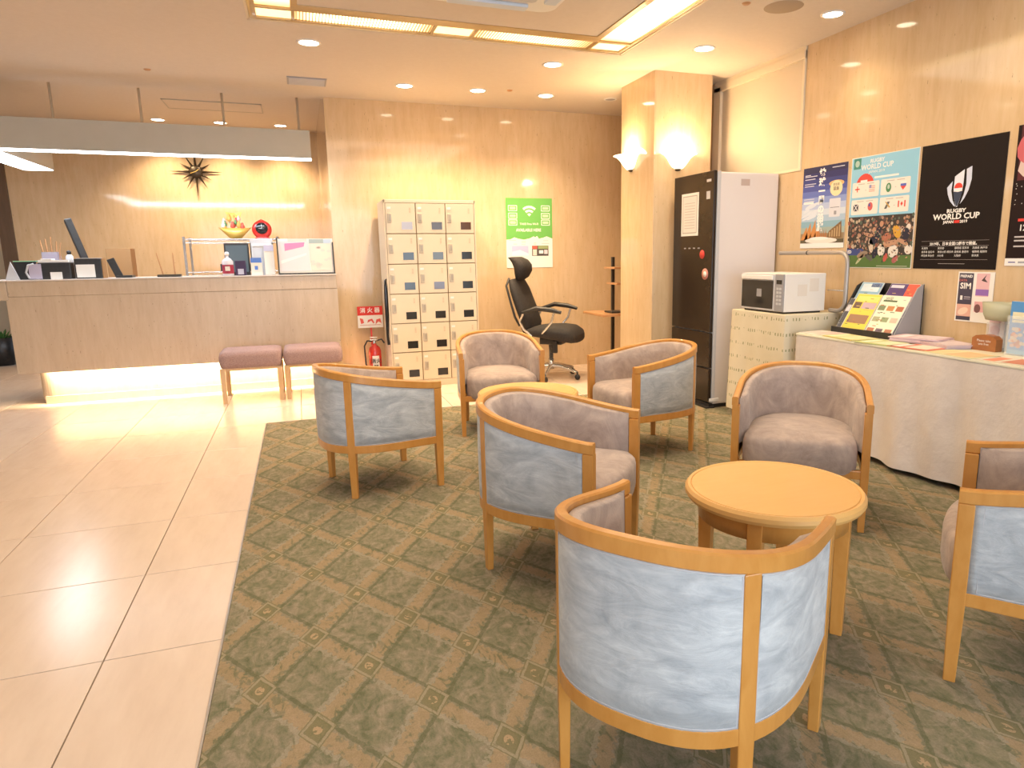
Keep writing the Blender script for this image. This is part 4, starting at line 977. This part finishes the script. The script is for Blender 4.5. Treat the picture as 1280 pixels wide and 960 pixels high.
def art2(a, w_, h_):
    a.rect(0, 0, w_, h_, (.66, .70, .68), .001); a.rect(0, h_ * .8, w_, h_, (.74, .30, .30), .0014); a.ell(w_ * .35, h_ * .6, w_ * .25, h_ * .1, (.3, .35, .35), .0014); a.rect(0, h_ * .1, w_, h_ * .4, (.6, .65, .35), .0013)
def art3(a, w_, h_):
    a.rect(0, 0, w_, h_, (.10, .30, .62), .001); a.rect(w_ * .1, h_ * .66, w_ * .95, h_ * .8, (.80, .74, .50), .0014); a.rect(w_ * .1, h_ * .60, w_ * .9, h_ * .65, (.8, .74, .5), .0014)
    random.seed(4)
    for i in range(26): a.ell(random.uniform(.12, .88) * w_, random.uniform(.14, .5) * h_, w_ * .1, w_ * .08, random.choice([(.7, .25, .15), (.75, .45, .35), (.7, .55, .4), (.5, .15, .1)]), .0015 + i * .00002, n=8)
    a.rect(0, 0, w_, h_ * .08, (.25, .5, .7), .0014)
acrylic(3.57, 2.66, .10, .19, 'clear holder of pink leaflets behind the wooden block', art1, 'pink leaflets with navy corner behind the wooden block')
acrylic(3.57, 2.54, .12, .19, 'clear holder of pale leaflets right of the pink ones', art2, 'pale green leaflets with red top band')
acrylic(3.42, 2.42, .13, .27, 'tall clear holder of blue brochures at the right edge', art3, 'blue brochures with picture of food in the front holder')
acrylic(3.54, 2.36, .14, .34, 'tallest clear holder of blue brochures behind the front one', art3, 'blue brochures standing higher behind at the right edge')
dh = empty('glass_dish', (3.53, 2.60, .872), label='greenish oval glass dish raised above the leaflet holders', cat='dish')
# dish on a slim stand
b_ = MB(); b_.lathe([(.0, .0), (.085, .0), (.10, .03), (.11, .095), (.106, .095), (.095, .03), (.08, .008), (0, .008)], 28)
for i in range(len(b_.v)): b_.v[i] = (b_.v[i][0] * .6, b_.v[i][1] * 1.0, b_.v[i][2])
b_.build('bowl', M['greenish'], dh)
MB().box(.01, .03, -.01, .01, ZT - .872, 0).box(-.02, .03, -.05, .05, ZT - .872, ZT - .865).build('stand', M['glass'], dh)

# ---------------------------------------------------------------- things on the reception counter
ZK = 1.0965
def onc(name, x, y, label, cat, group=None): return empty(name, (x, y, ZK), label=label, cat=cat, group=group)
t = onc('display_frame', -.195, 6.99, 'wide dark-framed display of pink and cream maps at the right counter end', 'display')
for ax, o_ in ((1, 0),): pass
R3 = (PI / 2 - .12, 0, 0)
b = MB().box(0, .51, 0, .012, 0, .02).box(0, .012, 0, .34, 0, .02).box(.498, .51, 0, .30, 0, .02).build('frame', M['black'], t, (0, 0, 0), R3)
MB().box(.006, .504, .006, .335, -.002, .006).build('backing', M['paper'], t, (0, 0, 0), R3)
a = Art(); a.rect(.02, .03, .285, .31, (.72, .66, .68), .008); a.poly([(.07, .22), (.24, .26), (.25, .30), (.07, .29)], (.75, .25, .45), .0085); a.rect(.295, .03, .49, .31, (.76, .66, .58), .008); a.rect(.29, .29, .49, .33, (.35, .42, .42), .0085)
a.rect(.42, .29, .49, .33, (.45, .55, .68), .0088); a.poly([(.03, .1), (.26, .18), (.26, .2), (.03, .13)], (.8, .78, .78), .0085); a.rect(.1, .31, .27, .335, (.55, .62, .55), .0085)
for i in range(12): a.ell(random.uniform(.31, .47), random.uniform(.06, .26), .02, .012, (.72, .60, .56), .0086)
o = a.build('print', a.mats, t, (0, 0, 0), R3)
t = onc('document_tray', -.43, 7.12, 'grey upright leaflet tray behind the small blue card', 'tray')
MB().box(0, .20, 0, .012, 0, .335).box(0, .008, 0, .12, 0, .30).box(.19, .20, 0, .12, 0, .30).build('shell', M['lightgrey'], t)
MB().box(.02, .185, -.004, 0, .27, .29).build('white_strip', M['white'], t)
t = onc('leaflet_carton', -.31, 7.03, 'slim white carton standing beside the blue card', 'carton')
MB().box(0, .085, 0, .05, 0, .28, b=.002).build('carton_body', M['paper'], t); MB().box(0, .085, -.001, 0, .22, .275).build('print', col(.60, .60, .80), t)
t = onc('blue_card', -.43, 6.99, 'small white card with blue header on the counter', 'card')
MB().box(0, .095, 0, .03, 0, .16, b=.001).build('card_body', M['paper'], t); MB().box(0, .095, -.001, 0, .115, .16).box(.032, .06, -.001, 0, .05, .085).build('print', col(.12, .25, .70), t)
t = onc('tablet_display', -.66, 7.14, 'black tilted tablet display behind the sanitizer bottle', 'tablet')
MB().box(0, .215, 0, .012, .0, .30, b=.006).build('bezel', M['black'], t, (0, .0, 0), (-.12, 0, 0)); MB().box(.015, .20, -.002, 0, .03, .28).build('screen', mat_base('dim_screen', (.03, .035, .04), .1, emis=(.25, .32, .35), es=.25), t, (0, 0, 0), (-.12, 0, 0))
t = onc('sanitizer_bottle', -.625, 7.0, 'clear pump bottle with dark red label on the counter', 'bottle')
MB().lathe([(0, 0), (.046, 0), (.048, .01), (.048, .13), (.03, .155), (.014, .165), (.014, .185), (0, .185)], 20).build('bottle_body', M['bottle'], t); MB().lathe([(.0485, .02), (.0485, .10)], 20).build('wrap_label', col(.35, .04, .07), t); MB().lathe([(0, .185), (.018, .185), (.02, .20), (.012, .215), (0, .217)], 14).build('pump_cap', M['white'], t)
MB().box(-.02, .02, -.052, -.049, .045, .085).build('white_square', M['paper'], t)
t = onc('dark_carton', -.565, 7.01, 'small dark printed carton right of the pump bottle', 'carton')
MB().box(0, .09, 0, .05, 0, .135, b=.002).build('carton_body', col(.06, .04, .09), t); MB().box(.02, .07, -.001, 0, .01, .06).build('print', col(.5, .5, .62), t)
t = onc('pen_stand', -1.11, 7.02, 'dark pen stand holding two upright pens in the middle of the counter', 'pen stand')
MB().box(-.095, .095, -.03, .03, 0, .022, b=.004).build('base', M['bronze'], t)
for (x0, x1, l) in ((-.05, -.085, 'left slanting brown pen in the counter pen stand'), (.045, .043, 'right upright brown pen in the counter pen stand')):
    tag(MB().tube([(0, 0, .018), (x1 - x0, 0, .20), (x1 - x0 - .001 * (1 if x0 < 0 else 0), 0, .215)], [.006, .004, .002]).build('pen', M['desk_wood'], None, (-1.11 + x0, 7.02, ZK)), l, 'pen', 'pens in the counter stand')
t = onc('payment_terminal', -1.53, 7.05, 'small black card terminal tilted on the counter', 'card terminal')
MB().box(0, .12, 0, .14, 0, .02, b=.004).build('base', M['black'], t); b_ = MB().box(-.01, .05, .02, .035, 0, .17, b=.003); b_.xf(Matrix.Rotation(-.35, 4, 'Y')); b_.build('screen', M['black'], t)
t = onc('label_printer', -1.83, 7.02, 'boxy printer with white card and striped blue top on the counter', 'printer')
MB().box(0, .20, 0, .16, 0, .17, b=.006).build('housing', M['black'], t); MB().box(.012, .15, -.004, 0, .01, .12).build('front_card', M['paper'], t); MB().box(.02, .18, .0, .15, .171, .176).build('top_plate', M['lightgrey'], t); MB().box(.17, .205, .02, .16, 0, .17).build('side_panel', M['kraft'], t)
t = onc('name_box', -2.09, 7.0, 'low black box with a small white label on the counter', 'box')
MB().box(0, .235, 0, .12, 0, .14, b=.006).build('box_body', M['black'], t); MB().box(.085, .17, -.003, 0, .0, .06).build('paper_label', M['paper'], t)
t = onc('document_pile', -2.08, 7.03, None, None); bpy.data.objects.remove(t)
tp = empty('paper_bundle', (-2.085, 7.01, ZK + .141), label='loose white papers lying on the low black box', cat='papers'); b_ = MB().box(0, .22, 0, .10, 0, .02, b=.002).box(.02, .10, .0, .09, .021, .032, b=.002); b_.build('sheets', M['paper'], tp)
t = onc('acrylic_pen_cup', -2.03, 7.18, 'clear pale purple cup of pens at the left counter end', 'pen cup')
MB().box(-.06, .06, -.04, .04, 0, .006).box(-.06, -.057, -.04, .04, 0, .23).box(.057, .06, -.04, .04, 0, .23).box(-.06, .06, -.04, -.037, 0, .23).box(-.06, .06, .037, .04, 0, .23).build('cup_walls', mat_base('lilac_acrylic', (.5, .45, .55), .2, alpha=.6), t)
for i, (x, dx, hh) in enumerate(((-.03, -.04, .33), (-.015, -.015, .34), (.0, .01, .36), (.02, .03, .32), (.03, .05, .31))):
    tag(MB().tube([(0, 0, .008), (dx, 0, hh)], .006).build('pen', M['desk_wood'], None, (-2.03 + x, 7.18, ZK)), 'brown pen in the clear cup at the counter end, ' + ('leftmost, leaning outward', 'second from the left', 'middle and tallest', 'second from the right', 'rightmost, leaning right')[i], 'pen', 'pens in the clear cup')
t = onc('spray_bottle', -1.895, 7.17, 'slim white bottle with black cap before the monitor', 'bottle')
MB().lathe([(0, 0), (.028, 0), (.028, .19), (.012, .21), (0, .21)], 16).build('bottle_body', M['lightgrey'], t); MB().lathe([(0, .21), (.016, .21), (.018, .235), (0, .245)], 14).build('cap', M['black'], t)
t = onc('phone_holder', -2.33, 7.02, 'light grey wedge and black folder stand with green paper at the left counter end', 'stand')
b_ = MB(); b_.prism([(0, 0), (.10, 0), (.05, .15)], 0, .012); b_.xf(Matrix.Rotation(PI / 2, 4, 'X')); b_.build('grey_wedge', M['lightgrey'], t)
b_ = MB(); b_.prism([(.08, 0), (.20, 0), (.20, .15), (.05, .15)], 0, .05); b_.xf(Matrix.Translation((0, .1, 0)) @ Matrix.Rotation(PI / 2, 4, 'X')); b_.build('black_folder', M['black'], t)
MB().box(.06, .22, .02, .09, .15, .158).build('green_paper', col(.30, .60, .35), t)
t = onc('tape_dispenser', -2.15, 6.98, 'small curved clear lilac stand before the black folder', 'stand')
MB().tube([(0, 0, .01), (-.02, 0, .06), (0, 0, .12), (.04, 0, .13)], .008).build('curved_stand', M['lightgrey'], t) ; MB().box(0, .09, .0, .006, .005, .13).build('clear_plate', mat_base('lilac_plate', (.6, .55, .7), .3, alpha=.8), t)
# monitor and carton on the staff desk behind
sd = empty('staff_desk', (-2.24, 7.62, 0), label='low staff worktop hidden behind the reception counter', cat='desk')
MB().box(0, 1.1, 0, .50, .80, .83).build('desktop', M['desk_wood'], sd)
for x in (.05, 1.02): MB().box(x, x + .03, .05, .45, 0, .80).build('leg', M['black'], sd)
mn = empty('monitor', (-1.92, 7.86, .831), math.radians(15), label='black monitor seen from its edge behind the counter', cat='monitor')
b_ = MB().box(-.03, .03, -.22, .22, .30, .82, b=.01); b_.xf(Matrix.Translation((0, 0, .3)) @ Matrix.Rotation(-.25, 4, 'Y') @ Matrix.Translation((0, 0, -.3))); b_.build('screen_panel', M['black'], mn)
MB().box(-.10, .10, -.12, .12, 0, .015, b=.004).box(-.02, .02, -.03, .03, .015, .36).build('stand', M['black'], mn)
cx_ = empty('cardboard_box', (-1.76, 7.80, .831), label='brown cardboard box behind the striped printer', cat='box'); MB().box(0, .21, 0, .2, 0, .53, b=.003).build('box_body', M['kraft'], cx_)
# chrome wire rack behind the counter
wr = empty('wire_rack', (-1.06, 7.70, 0), label='chrome wire shelf rack behind the reception counter', cat='rack')
RW, RD = .86, .42
for x in (0, RW):
    for y in (0, RD): MB().cyl((x, y), .013, 0, 1.47, 12).build('post', M['chrome'], wr)
for z in (1.445, 1.12, .6):
    b_ = MB()
    for y in (0, RD): b_.tube([(0, y, z), (RW, y, z)], .006, 6); b_.tube([(0, y, z - .035), (RW, y, z - .035)], .004, 6)
    for x in (0, RW): b_.tube([(x, 0, z), (x, RD, z)], .006, 6)
    for i in range(1, 30): b_.tube([(RW * i / 30, 0, z + .004), (RW * i / 30, RD, z + .004)], .0025, 4)
    for i in range(28): b_.tube([(RW * i / 28, 0, z), (RW * (i + .5) / 28, 0, z - .035), (RW * (i + 1) / 28, 0, z)], .002, 4)
    b_.build('wire_shelf', M['chrome'], wr)
bs = MB().box(-.76, -.36, 7.74, 8.08, 1.127, 1.20, b=.005).build('storage_tray', M['black']); tag(bs, 'dark flat tray on the middle shelf of the wire rack', 'tray')
bt = empty('treasure_boat_ornament', (-.60, 7.86, 1.452), label='golden boat ornament heaped with small colourful figures on the wire rack', cat='ornament')
b_ = MB(); n = 12; v = []
for j, (hw, z) in enumerate(((.05, 0), (.09, .03), (.125, .065))):
    for i in range(n): a_ = 2 * PI * i / n; v.append((hw * math.cos(a_) * (1 + .12 * j), hw * .5 * math.sin(a_), z + (.02 * j * abs(math.cos(a_)))))
b_.add(v, [(j * n + i, j * n + (i + 1) % n, (j + 1) * n + (i + 1) % n, (j + 1) * n + i) for j in range(2) for i in range(n)] + [tuple(range(n - 1, -1, -1)), tuple(2 * n + i for i in range(n))], 0, True); b_.build('hull', M['gold'], bt)
random.seed(9)
cols_ = [(.70, .12, .08), (.80, .72, .6), (.15, .3, .12), (.75, .4, .1), (.78, .6, .5), (.65, .1, .1), (.85, .8, .7)]
for i in range(30):
    x = random.uniform(-.10, .10); z = random.uniform(.07, .20 - abs(x) * .3); s_ = random.uniform(.016, .026)
    b_ = MB().lathe([(0, -s_ * 1.3), (s_, -s_ * .6), (s_ * .9, s_ * .4), (s_ * .55, s_ * .9), (s_ * .6, s_ * 1.3), (0, s_ * 1.8)], 10); b_.build('small_figure', col(*cols_[i % 7]), bt, (x, random.uniform(-.03, .02), z))
MB().add([(-.055, 0, .19), (.055, 0, .19), (.075, 0, .245), (0, .012, .235), (-.075, 0, .245)], [(0, 1, 2, 3, 4)]).box(-.004, .004, 0, .006, .06, .24).build('sail', M['gold'], bt)
bt.scale = (1.02, 1.1, 1.1)
rc = empty('red_round_clock', (-.345, 7.86, 1.452), label='round red alarm clock with black dial on the wire rack', cat='clock')
b_ = MB().lathe([(0, -.03), (.08, -.03), (.095, -.015), (.095, .015), (.075, .032), (0, .032)], 28); b_.xf(Matrix.Translation((0, 0, .092)) @ Matrix.Rotation(PI / 2, 4, 'X')); b_.build('case', M['red'], rc)
b_ = MB().lathe([(0, .034), (.058, .034), (.06, .03)], 28); b_.xf(Matrix.Translation((0, 0, .105)) @ Matrix.Rotation(PI / 2, 4, 'X')); b_.build('dial', M['blackgloss'], rc)
MB().box(-.07, .07, -.03, .03, 0, .014, b=.004).tube([(-.03, 0, .18), (0, 0, .196), (.03, 0, .18)], .005).build('base_and_handle', M['red'], rc)
MB().box(-.002, .002, -.037, -.035, .105, .15).box(-.03, 0, -.037, -.035, .103, .107).build('hands', M['white'], rc)

# ---------------------------------------------------------------- tub armchairs
NP_ = 36
def plan(t, off=0.0):
    """t 0..1 from right front post round the back to left front post"""
    A_, D2, n = .287 + off, .365 + off, 2.5; ys = -.18
    Ls = .18; total = 2 * Ls + 1.02
    s_ = t * total
    if s_ < Ls: return (A_, -s_)
    if s_ > total - Ls: return (-A_, -(total - s_))
    q = (s_ - Ls) / 1.02 * PI
    c, s2 = math.cos(q), math.sin(q)
    return (A_ * (abs(c) ** (2 / n)) * (1 if c >= 0 else -1), ys - D2 * (abs(s2) ** (2 / n)))
def railz(y): 
    f_ = max(0, min(1, -y / .545)); return .590 + (.685 - .590) * (f_ ** 1.25)
def band(zlo, zhi, oi, oo, t0=0, t1=1, n=NP_, rnd=.006, capends=True):
    """swept band following the plan; zlo/zhi functions of y; section rounded"""
    b_ = MB(); v = []
    for i in range(n + 1):
        t = t0 + (t1 - t0) * i / n; y = plan(t)[1]; lo, hi = zlo(y), zhi(y)
        o1, o2 = plan(t, oi), plan(t, oo); r1, r2 = plan(t, oi + rnd), plan(t, oo - rnd)
        sec = [(r1, lo), (r2, lo), (o2, lo + rnd), (o2, hi - rnd), (r2, hi), (r1, hi), (o1, hi - rnd), (o1, lo + rnd)]
        v += [(p_[0], p_[1], z) for p_, z in sec]
    k = 8
    b_.add(v, [(i * k + j, (i + 1) * k + j, (i + 1) * k + (j + 1) % k, i * k + (j + 1) % k) for i in range(n) for j in range(k)], 0, True)
    b_.add(v, [tuple(range(k)), tuple(n * k + j for j in range(k - 1, -1, -1))]); return b_
def find_t(ytarget):
    return min((abs(plan(t / 400)[1] - ytarget) + (1 if plan(t / 400)[0] < 0 else 0), t / 400) for t in range(401))[1]
TB = find_t(-.455)
def make_chair(label):
    r = empty('armchair', (0, 0, 0), label=label, cat='armchair', group='barrel armchairs round the coffee tables')
    rl = band(lambda y: railz(y) - .043, railz, -.015, .0135, -.0165, 1.0165, 50, .005).build('top_rail', M['wood'], r); rl.data.set_sharp_from_angle(angle=math.radians(30))
    band(lambda y: .245, lambda y: .288, -.016, .011, 0, 1, 48, .003).build('bottom_rail', M['wood'], r).data.set_sharp_from_angle(angle=math.radians(30))
    MB().box(-.27, .27, -.012, .014, .245, .285, b=.004).build('front_rail', M['wood'], r)
    # outer suede panels between the posts
    for (t0, t1) in ((.012, TB), (TB, 1 - TB), (1 - TB, .988)):
        b_ = MB(); n = 20; v = []; k = 7
        for i in range(n + 1):
            t = t0 + (t1 - t0) * i / n
            for j in range(k):
                q = j / (k - 1); y = plan(t)[1]; z = .284 + (railz(y) - .04 - .284) * q
                e = .003 * math.sin(PI * q) * math.sin(PI * i / n) ** .5
                px, py = plan(t, .0035 + e); v.append((px, py, z))
        b_.add(v, [(i * k + j, (i + 1) * k + j, (i + 1) * k + j + 1, i * k + j + 1) for i in range(n) for j in range(k - 1)], 0, True)
        pn_ = b_.build('outer_panel', M['suede_blue'], r); md = pn_.modifiers.new('thick', 'SOLIDIFY'); md.thickness = .006
        # piping round the panel
        loop = []
        tw = .025 / 1.38
        T0, T1 = t0 + tw, t1 - tw
        for i in range(15): t = T0 + (T1 - T0) * i / 14; p_ = plan(t, .0085); loop.append((p_[0], p_[1], .291))
        for i in range(15): t = T1 + (T0 - T1) * i / 14; p_ = plan(t, .0085); loop.append((p_[0], p_[1], railz(p_[1]) - .047))
        MB().tube(loop, .0022, 5, closed=True).build('piping', M['piping'], pn_)
    # inner padding
    b_ = MB(); n = 44; v = []
    prof = [(-.018, 0), (-.034, -.003), (-.046, -.02), (-.052, -.08), (-.056, -.16), (-.058, -.99)]
    for i in range(n + 1):
        t = .015 + .97 * i / n; y = plan(t)[1]; top = railz(y) - .006
        endf = min(1, min(i, n - i) / 3)
        for (of, dz) in [(-.006, -.30)] + prof:
            z = .36 if dz < -.5 else top + dz - (.012 if dz > -.01 else 0)
            if of == -.006: z = .36
            px, py = plan(t, of * (.35 + .65 * endf) if of < -.02 else of)
            v.append((px, py, z))
    k = 7
    b_.add(v, [(i * k + j, i * k + j + 1, (i + 1) * k + j + 1, (i + 1) * k + j) for i in range(n) for j in range(k - 1)], 0, True)
    b_.add(v, [tuple(range(k)), tuple(n * k + j for j in range(k - 1, -1, -1))]); b_.build('inner_padding', M['suede_taupe'], r)
    # seat cushion
    b_ = MB(); v = []; n = 40
    outl = []
    for i in range(28): outl.append(plan(i / 27, -.040))
    fr_w = .247
    for i in range(1, 12): q = i / 12; outl.append((-fr_w + 2 * fr_w * q, .055 * math.sin(PI * q) ** .6 + .008))
    n = len(outl); c0 = (0, -.24)
    rings = [(.262, .95), (.275, .985), (.30, 1.0), (.375, 1.0), (.397, .985), (.412, .945), (.424, .82), (.432, .5), (.4345, .03)]
    v.clear()
    for z, s_ in rings: v += [(c0[0] + (x - c0[0]) * s_, c0[1] + (y - c0[1]) * s_, z) for x, y in outl]
    fs = [(j * n + i, j * n + (i + 1) % n, (j + 1) * n + (i + 1) % n, (j + 1) * n + i) for j in range(len(rings) - 1) for i in range(n)]
    v.append((c0[0], c0[1], .4346)); nv = len(v) - 1; L0 = (len(rings) - 1) * n
    b_.add(v, fs + [tuple(range(n))] + [(L0 + i, L0 + (i + 1) % n, nv) for i in range(n)], 0, True)
    b_.build('seat_cushion', M['suede_taupe'], r)
    # legs that run up to the rail
    for sx in (1, -1):
        x = sx * .282; b_ = MB()
        v = []
        for (z, hw, hd) in ((0, .014, .016), (.245, .017, .021), (.5485, .017, .021)):
            v += [(x + q * hw, .002 + p_ * hd, z) for q, p_ in ((-1, -1), (1, -1), (1, 1), (-1, 1))]
        b_.add(v, [(0, 3, 2, 1), (8, 9, 10, 11)] + [(j * 4 + i, j * 4 + (i + 1) % 4, (j + 1) * 4 + (i + 1) % 4, (j + 1) * 4 + i) for j in (0, 1) for i in range(4)])
        o_ = b_.build('leg', M['wood'], r); md = o_.modifiers.new('bev', 'BEVEL'); md.width = .003; md.segments = 2
        t = TB if sx == 1 else 1 - TB; p0 = Vector(plan(t)); p1 = Vector(plan(t + .004)); tg = (p1 - p0).normalized(); nr = Vector((tg.y, -tg.x))
        if nr.dot(p0 - Vector((0, -.2))) < 0: nr = -nr
        b_ = MB(); v = []; top = railz(p0.y) - .040
        for (z, hw, hi, ho) in ((0, .016, -.014, .010), (.245, .020, -.018, .0128), (top, .020, -.012, .0128)):
            for q, d_ in ((-1, hi), (1, hi), (1, ho), (-1, ho)): pt_ = p0 + tg * (q * hw) + nr * d_; v.append((pt_.x, pt_.y, z))
        b_.add(v, [(0, 3, 2, 1), (8, 9, 10, 11)] + [(j * 4 + i, j * 4 + (i + 1) % 4, (j + 1) * 4 + (i + 1) % 4, (j + 1) * 4 + i) for j in (0, 1) for i in range(4)])
        o_ = b_.build('leg', M['wood'], r); md = o_.modifiers.new('bev', 'BEVEL'); md.width = .003; md.segments = 2
    return r
CH = [('E', 1.015, 1.494, 37.8, 'nearest barrel armchair, seen from behind, pale blue back facing the camera'),
      ('A', .575, 3.868, 12.9, 'leftmost barrel armchair, standing near the stone floor and facing right'),
      ('B', 1.796, 3.828, 184.9, 'barrel armchair before the pillar and fridge, facing left'),
      ('C', 1.273, 4.526, -97.4, 'farthest barrel armchair, before the lockers and office chair, facing the camera'),
      ('D', 1.107, 2.35, -43.5, 'barrel armchair in the middle, between the two round tables, its back to the left'),
      ('F', 2.072, 2.423, -131.2, 'barrel armchair before the clothed leaflet table, facing the near round table'),
      ('G', 1.931, 1.467, 127.3, 'barrel armchair cut off by the right picture edge')]
proto = None
for k_, x, y, t, l in CH:
    o = make_chair(l) if proto is None else copy_tree(proto)
    if proto is None: proto = o
    o['label'] = l; o.location = (x, y, .0032); o.rotation_euler = (0, 0, math.radians(t - 90))

# round coffee tables
def coffee(x, y, rot, label, first=None):
    if first: t = copy_tree(first); t['label'] = label; t.location = (x, y, .0032); t.rotation_euler = (0, 0, rot); return t
    t = empty('coffee_table', (x, y, .0032), rot, label=label, cat='table', group='round coffee tables')
    R0 = .29
    MB().lathe([(0, .474), (R0 - .022, .474), (R0 - .020, .471), (R0 - .017, .474), (R0 - .008, .475), (R0, .465), (R0 + .001, .452), (R0 - .006, .440), (R0 - .02, .436), (0, .436)], 64).build('tabletop', M['wood_top'], t).data.set_sharp_from_angle(angle=math.radians(28))
    MB().lathe([(R0 - .045, .437), (R0 - .045, .372), (R0 - .065, .372), (R0 - .065, .437)], 56).build('apron', M['wood'], t)
    for i in range(4):
        a_ = math.radians(-50 + 90 * i); b_ = MB()
        v = []
        for z, h_ in ((0, .019), (.436, .024)): v += [(.225 + q * h_, p_ * h_, z) for q, p_ in ((-1, -1), (1, -1), (1, 1), (-1, 1))]
        b_.add(v, [(0, 3, 2, 1), (4, 5, 6, 7), (0, 1, 5, 4), (1, 2, 6, 5), (2, 3, 7, 6), (3, 0, 4, 7)]); b_.xf(Matrix.Rotation(a_, 4, 'Z'))
        o_ = b_.build('leg', M['wood'], t); md = o_.modifiers.new('bev', 'BEVEL'); md.width = .003; md.segments = 2
    return t
c1 = coffee(1.435, 1.79, 0, 'near round honey wood coffee table between the closest armchairs')
coffee(1.18, 3.66, .3, 'far round honey wood coffee table mostly hidden behind the middle armchair', c1)
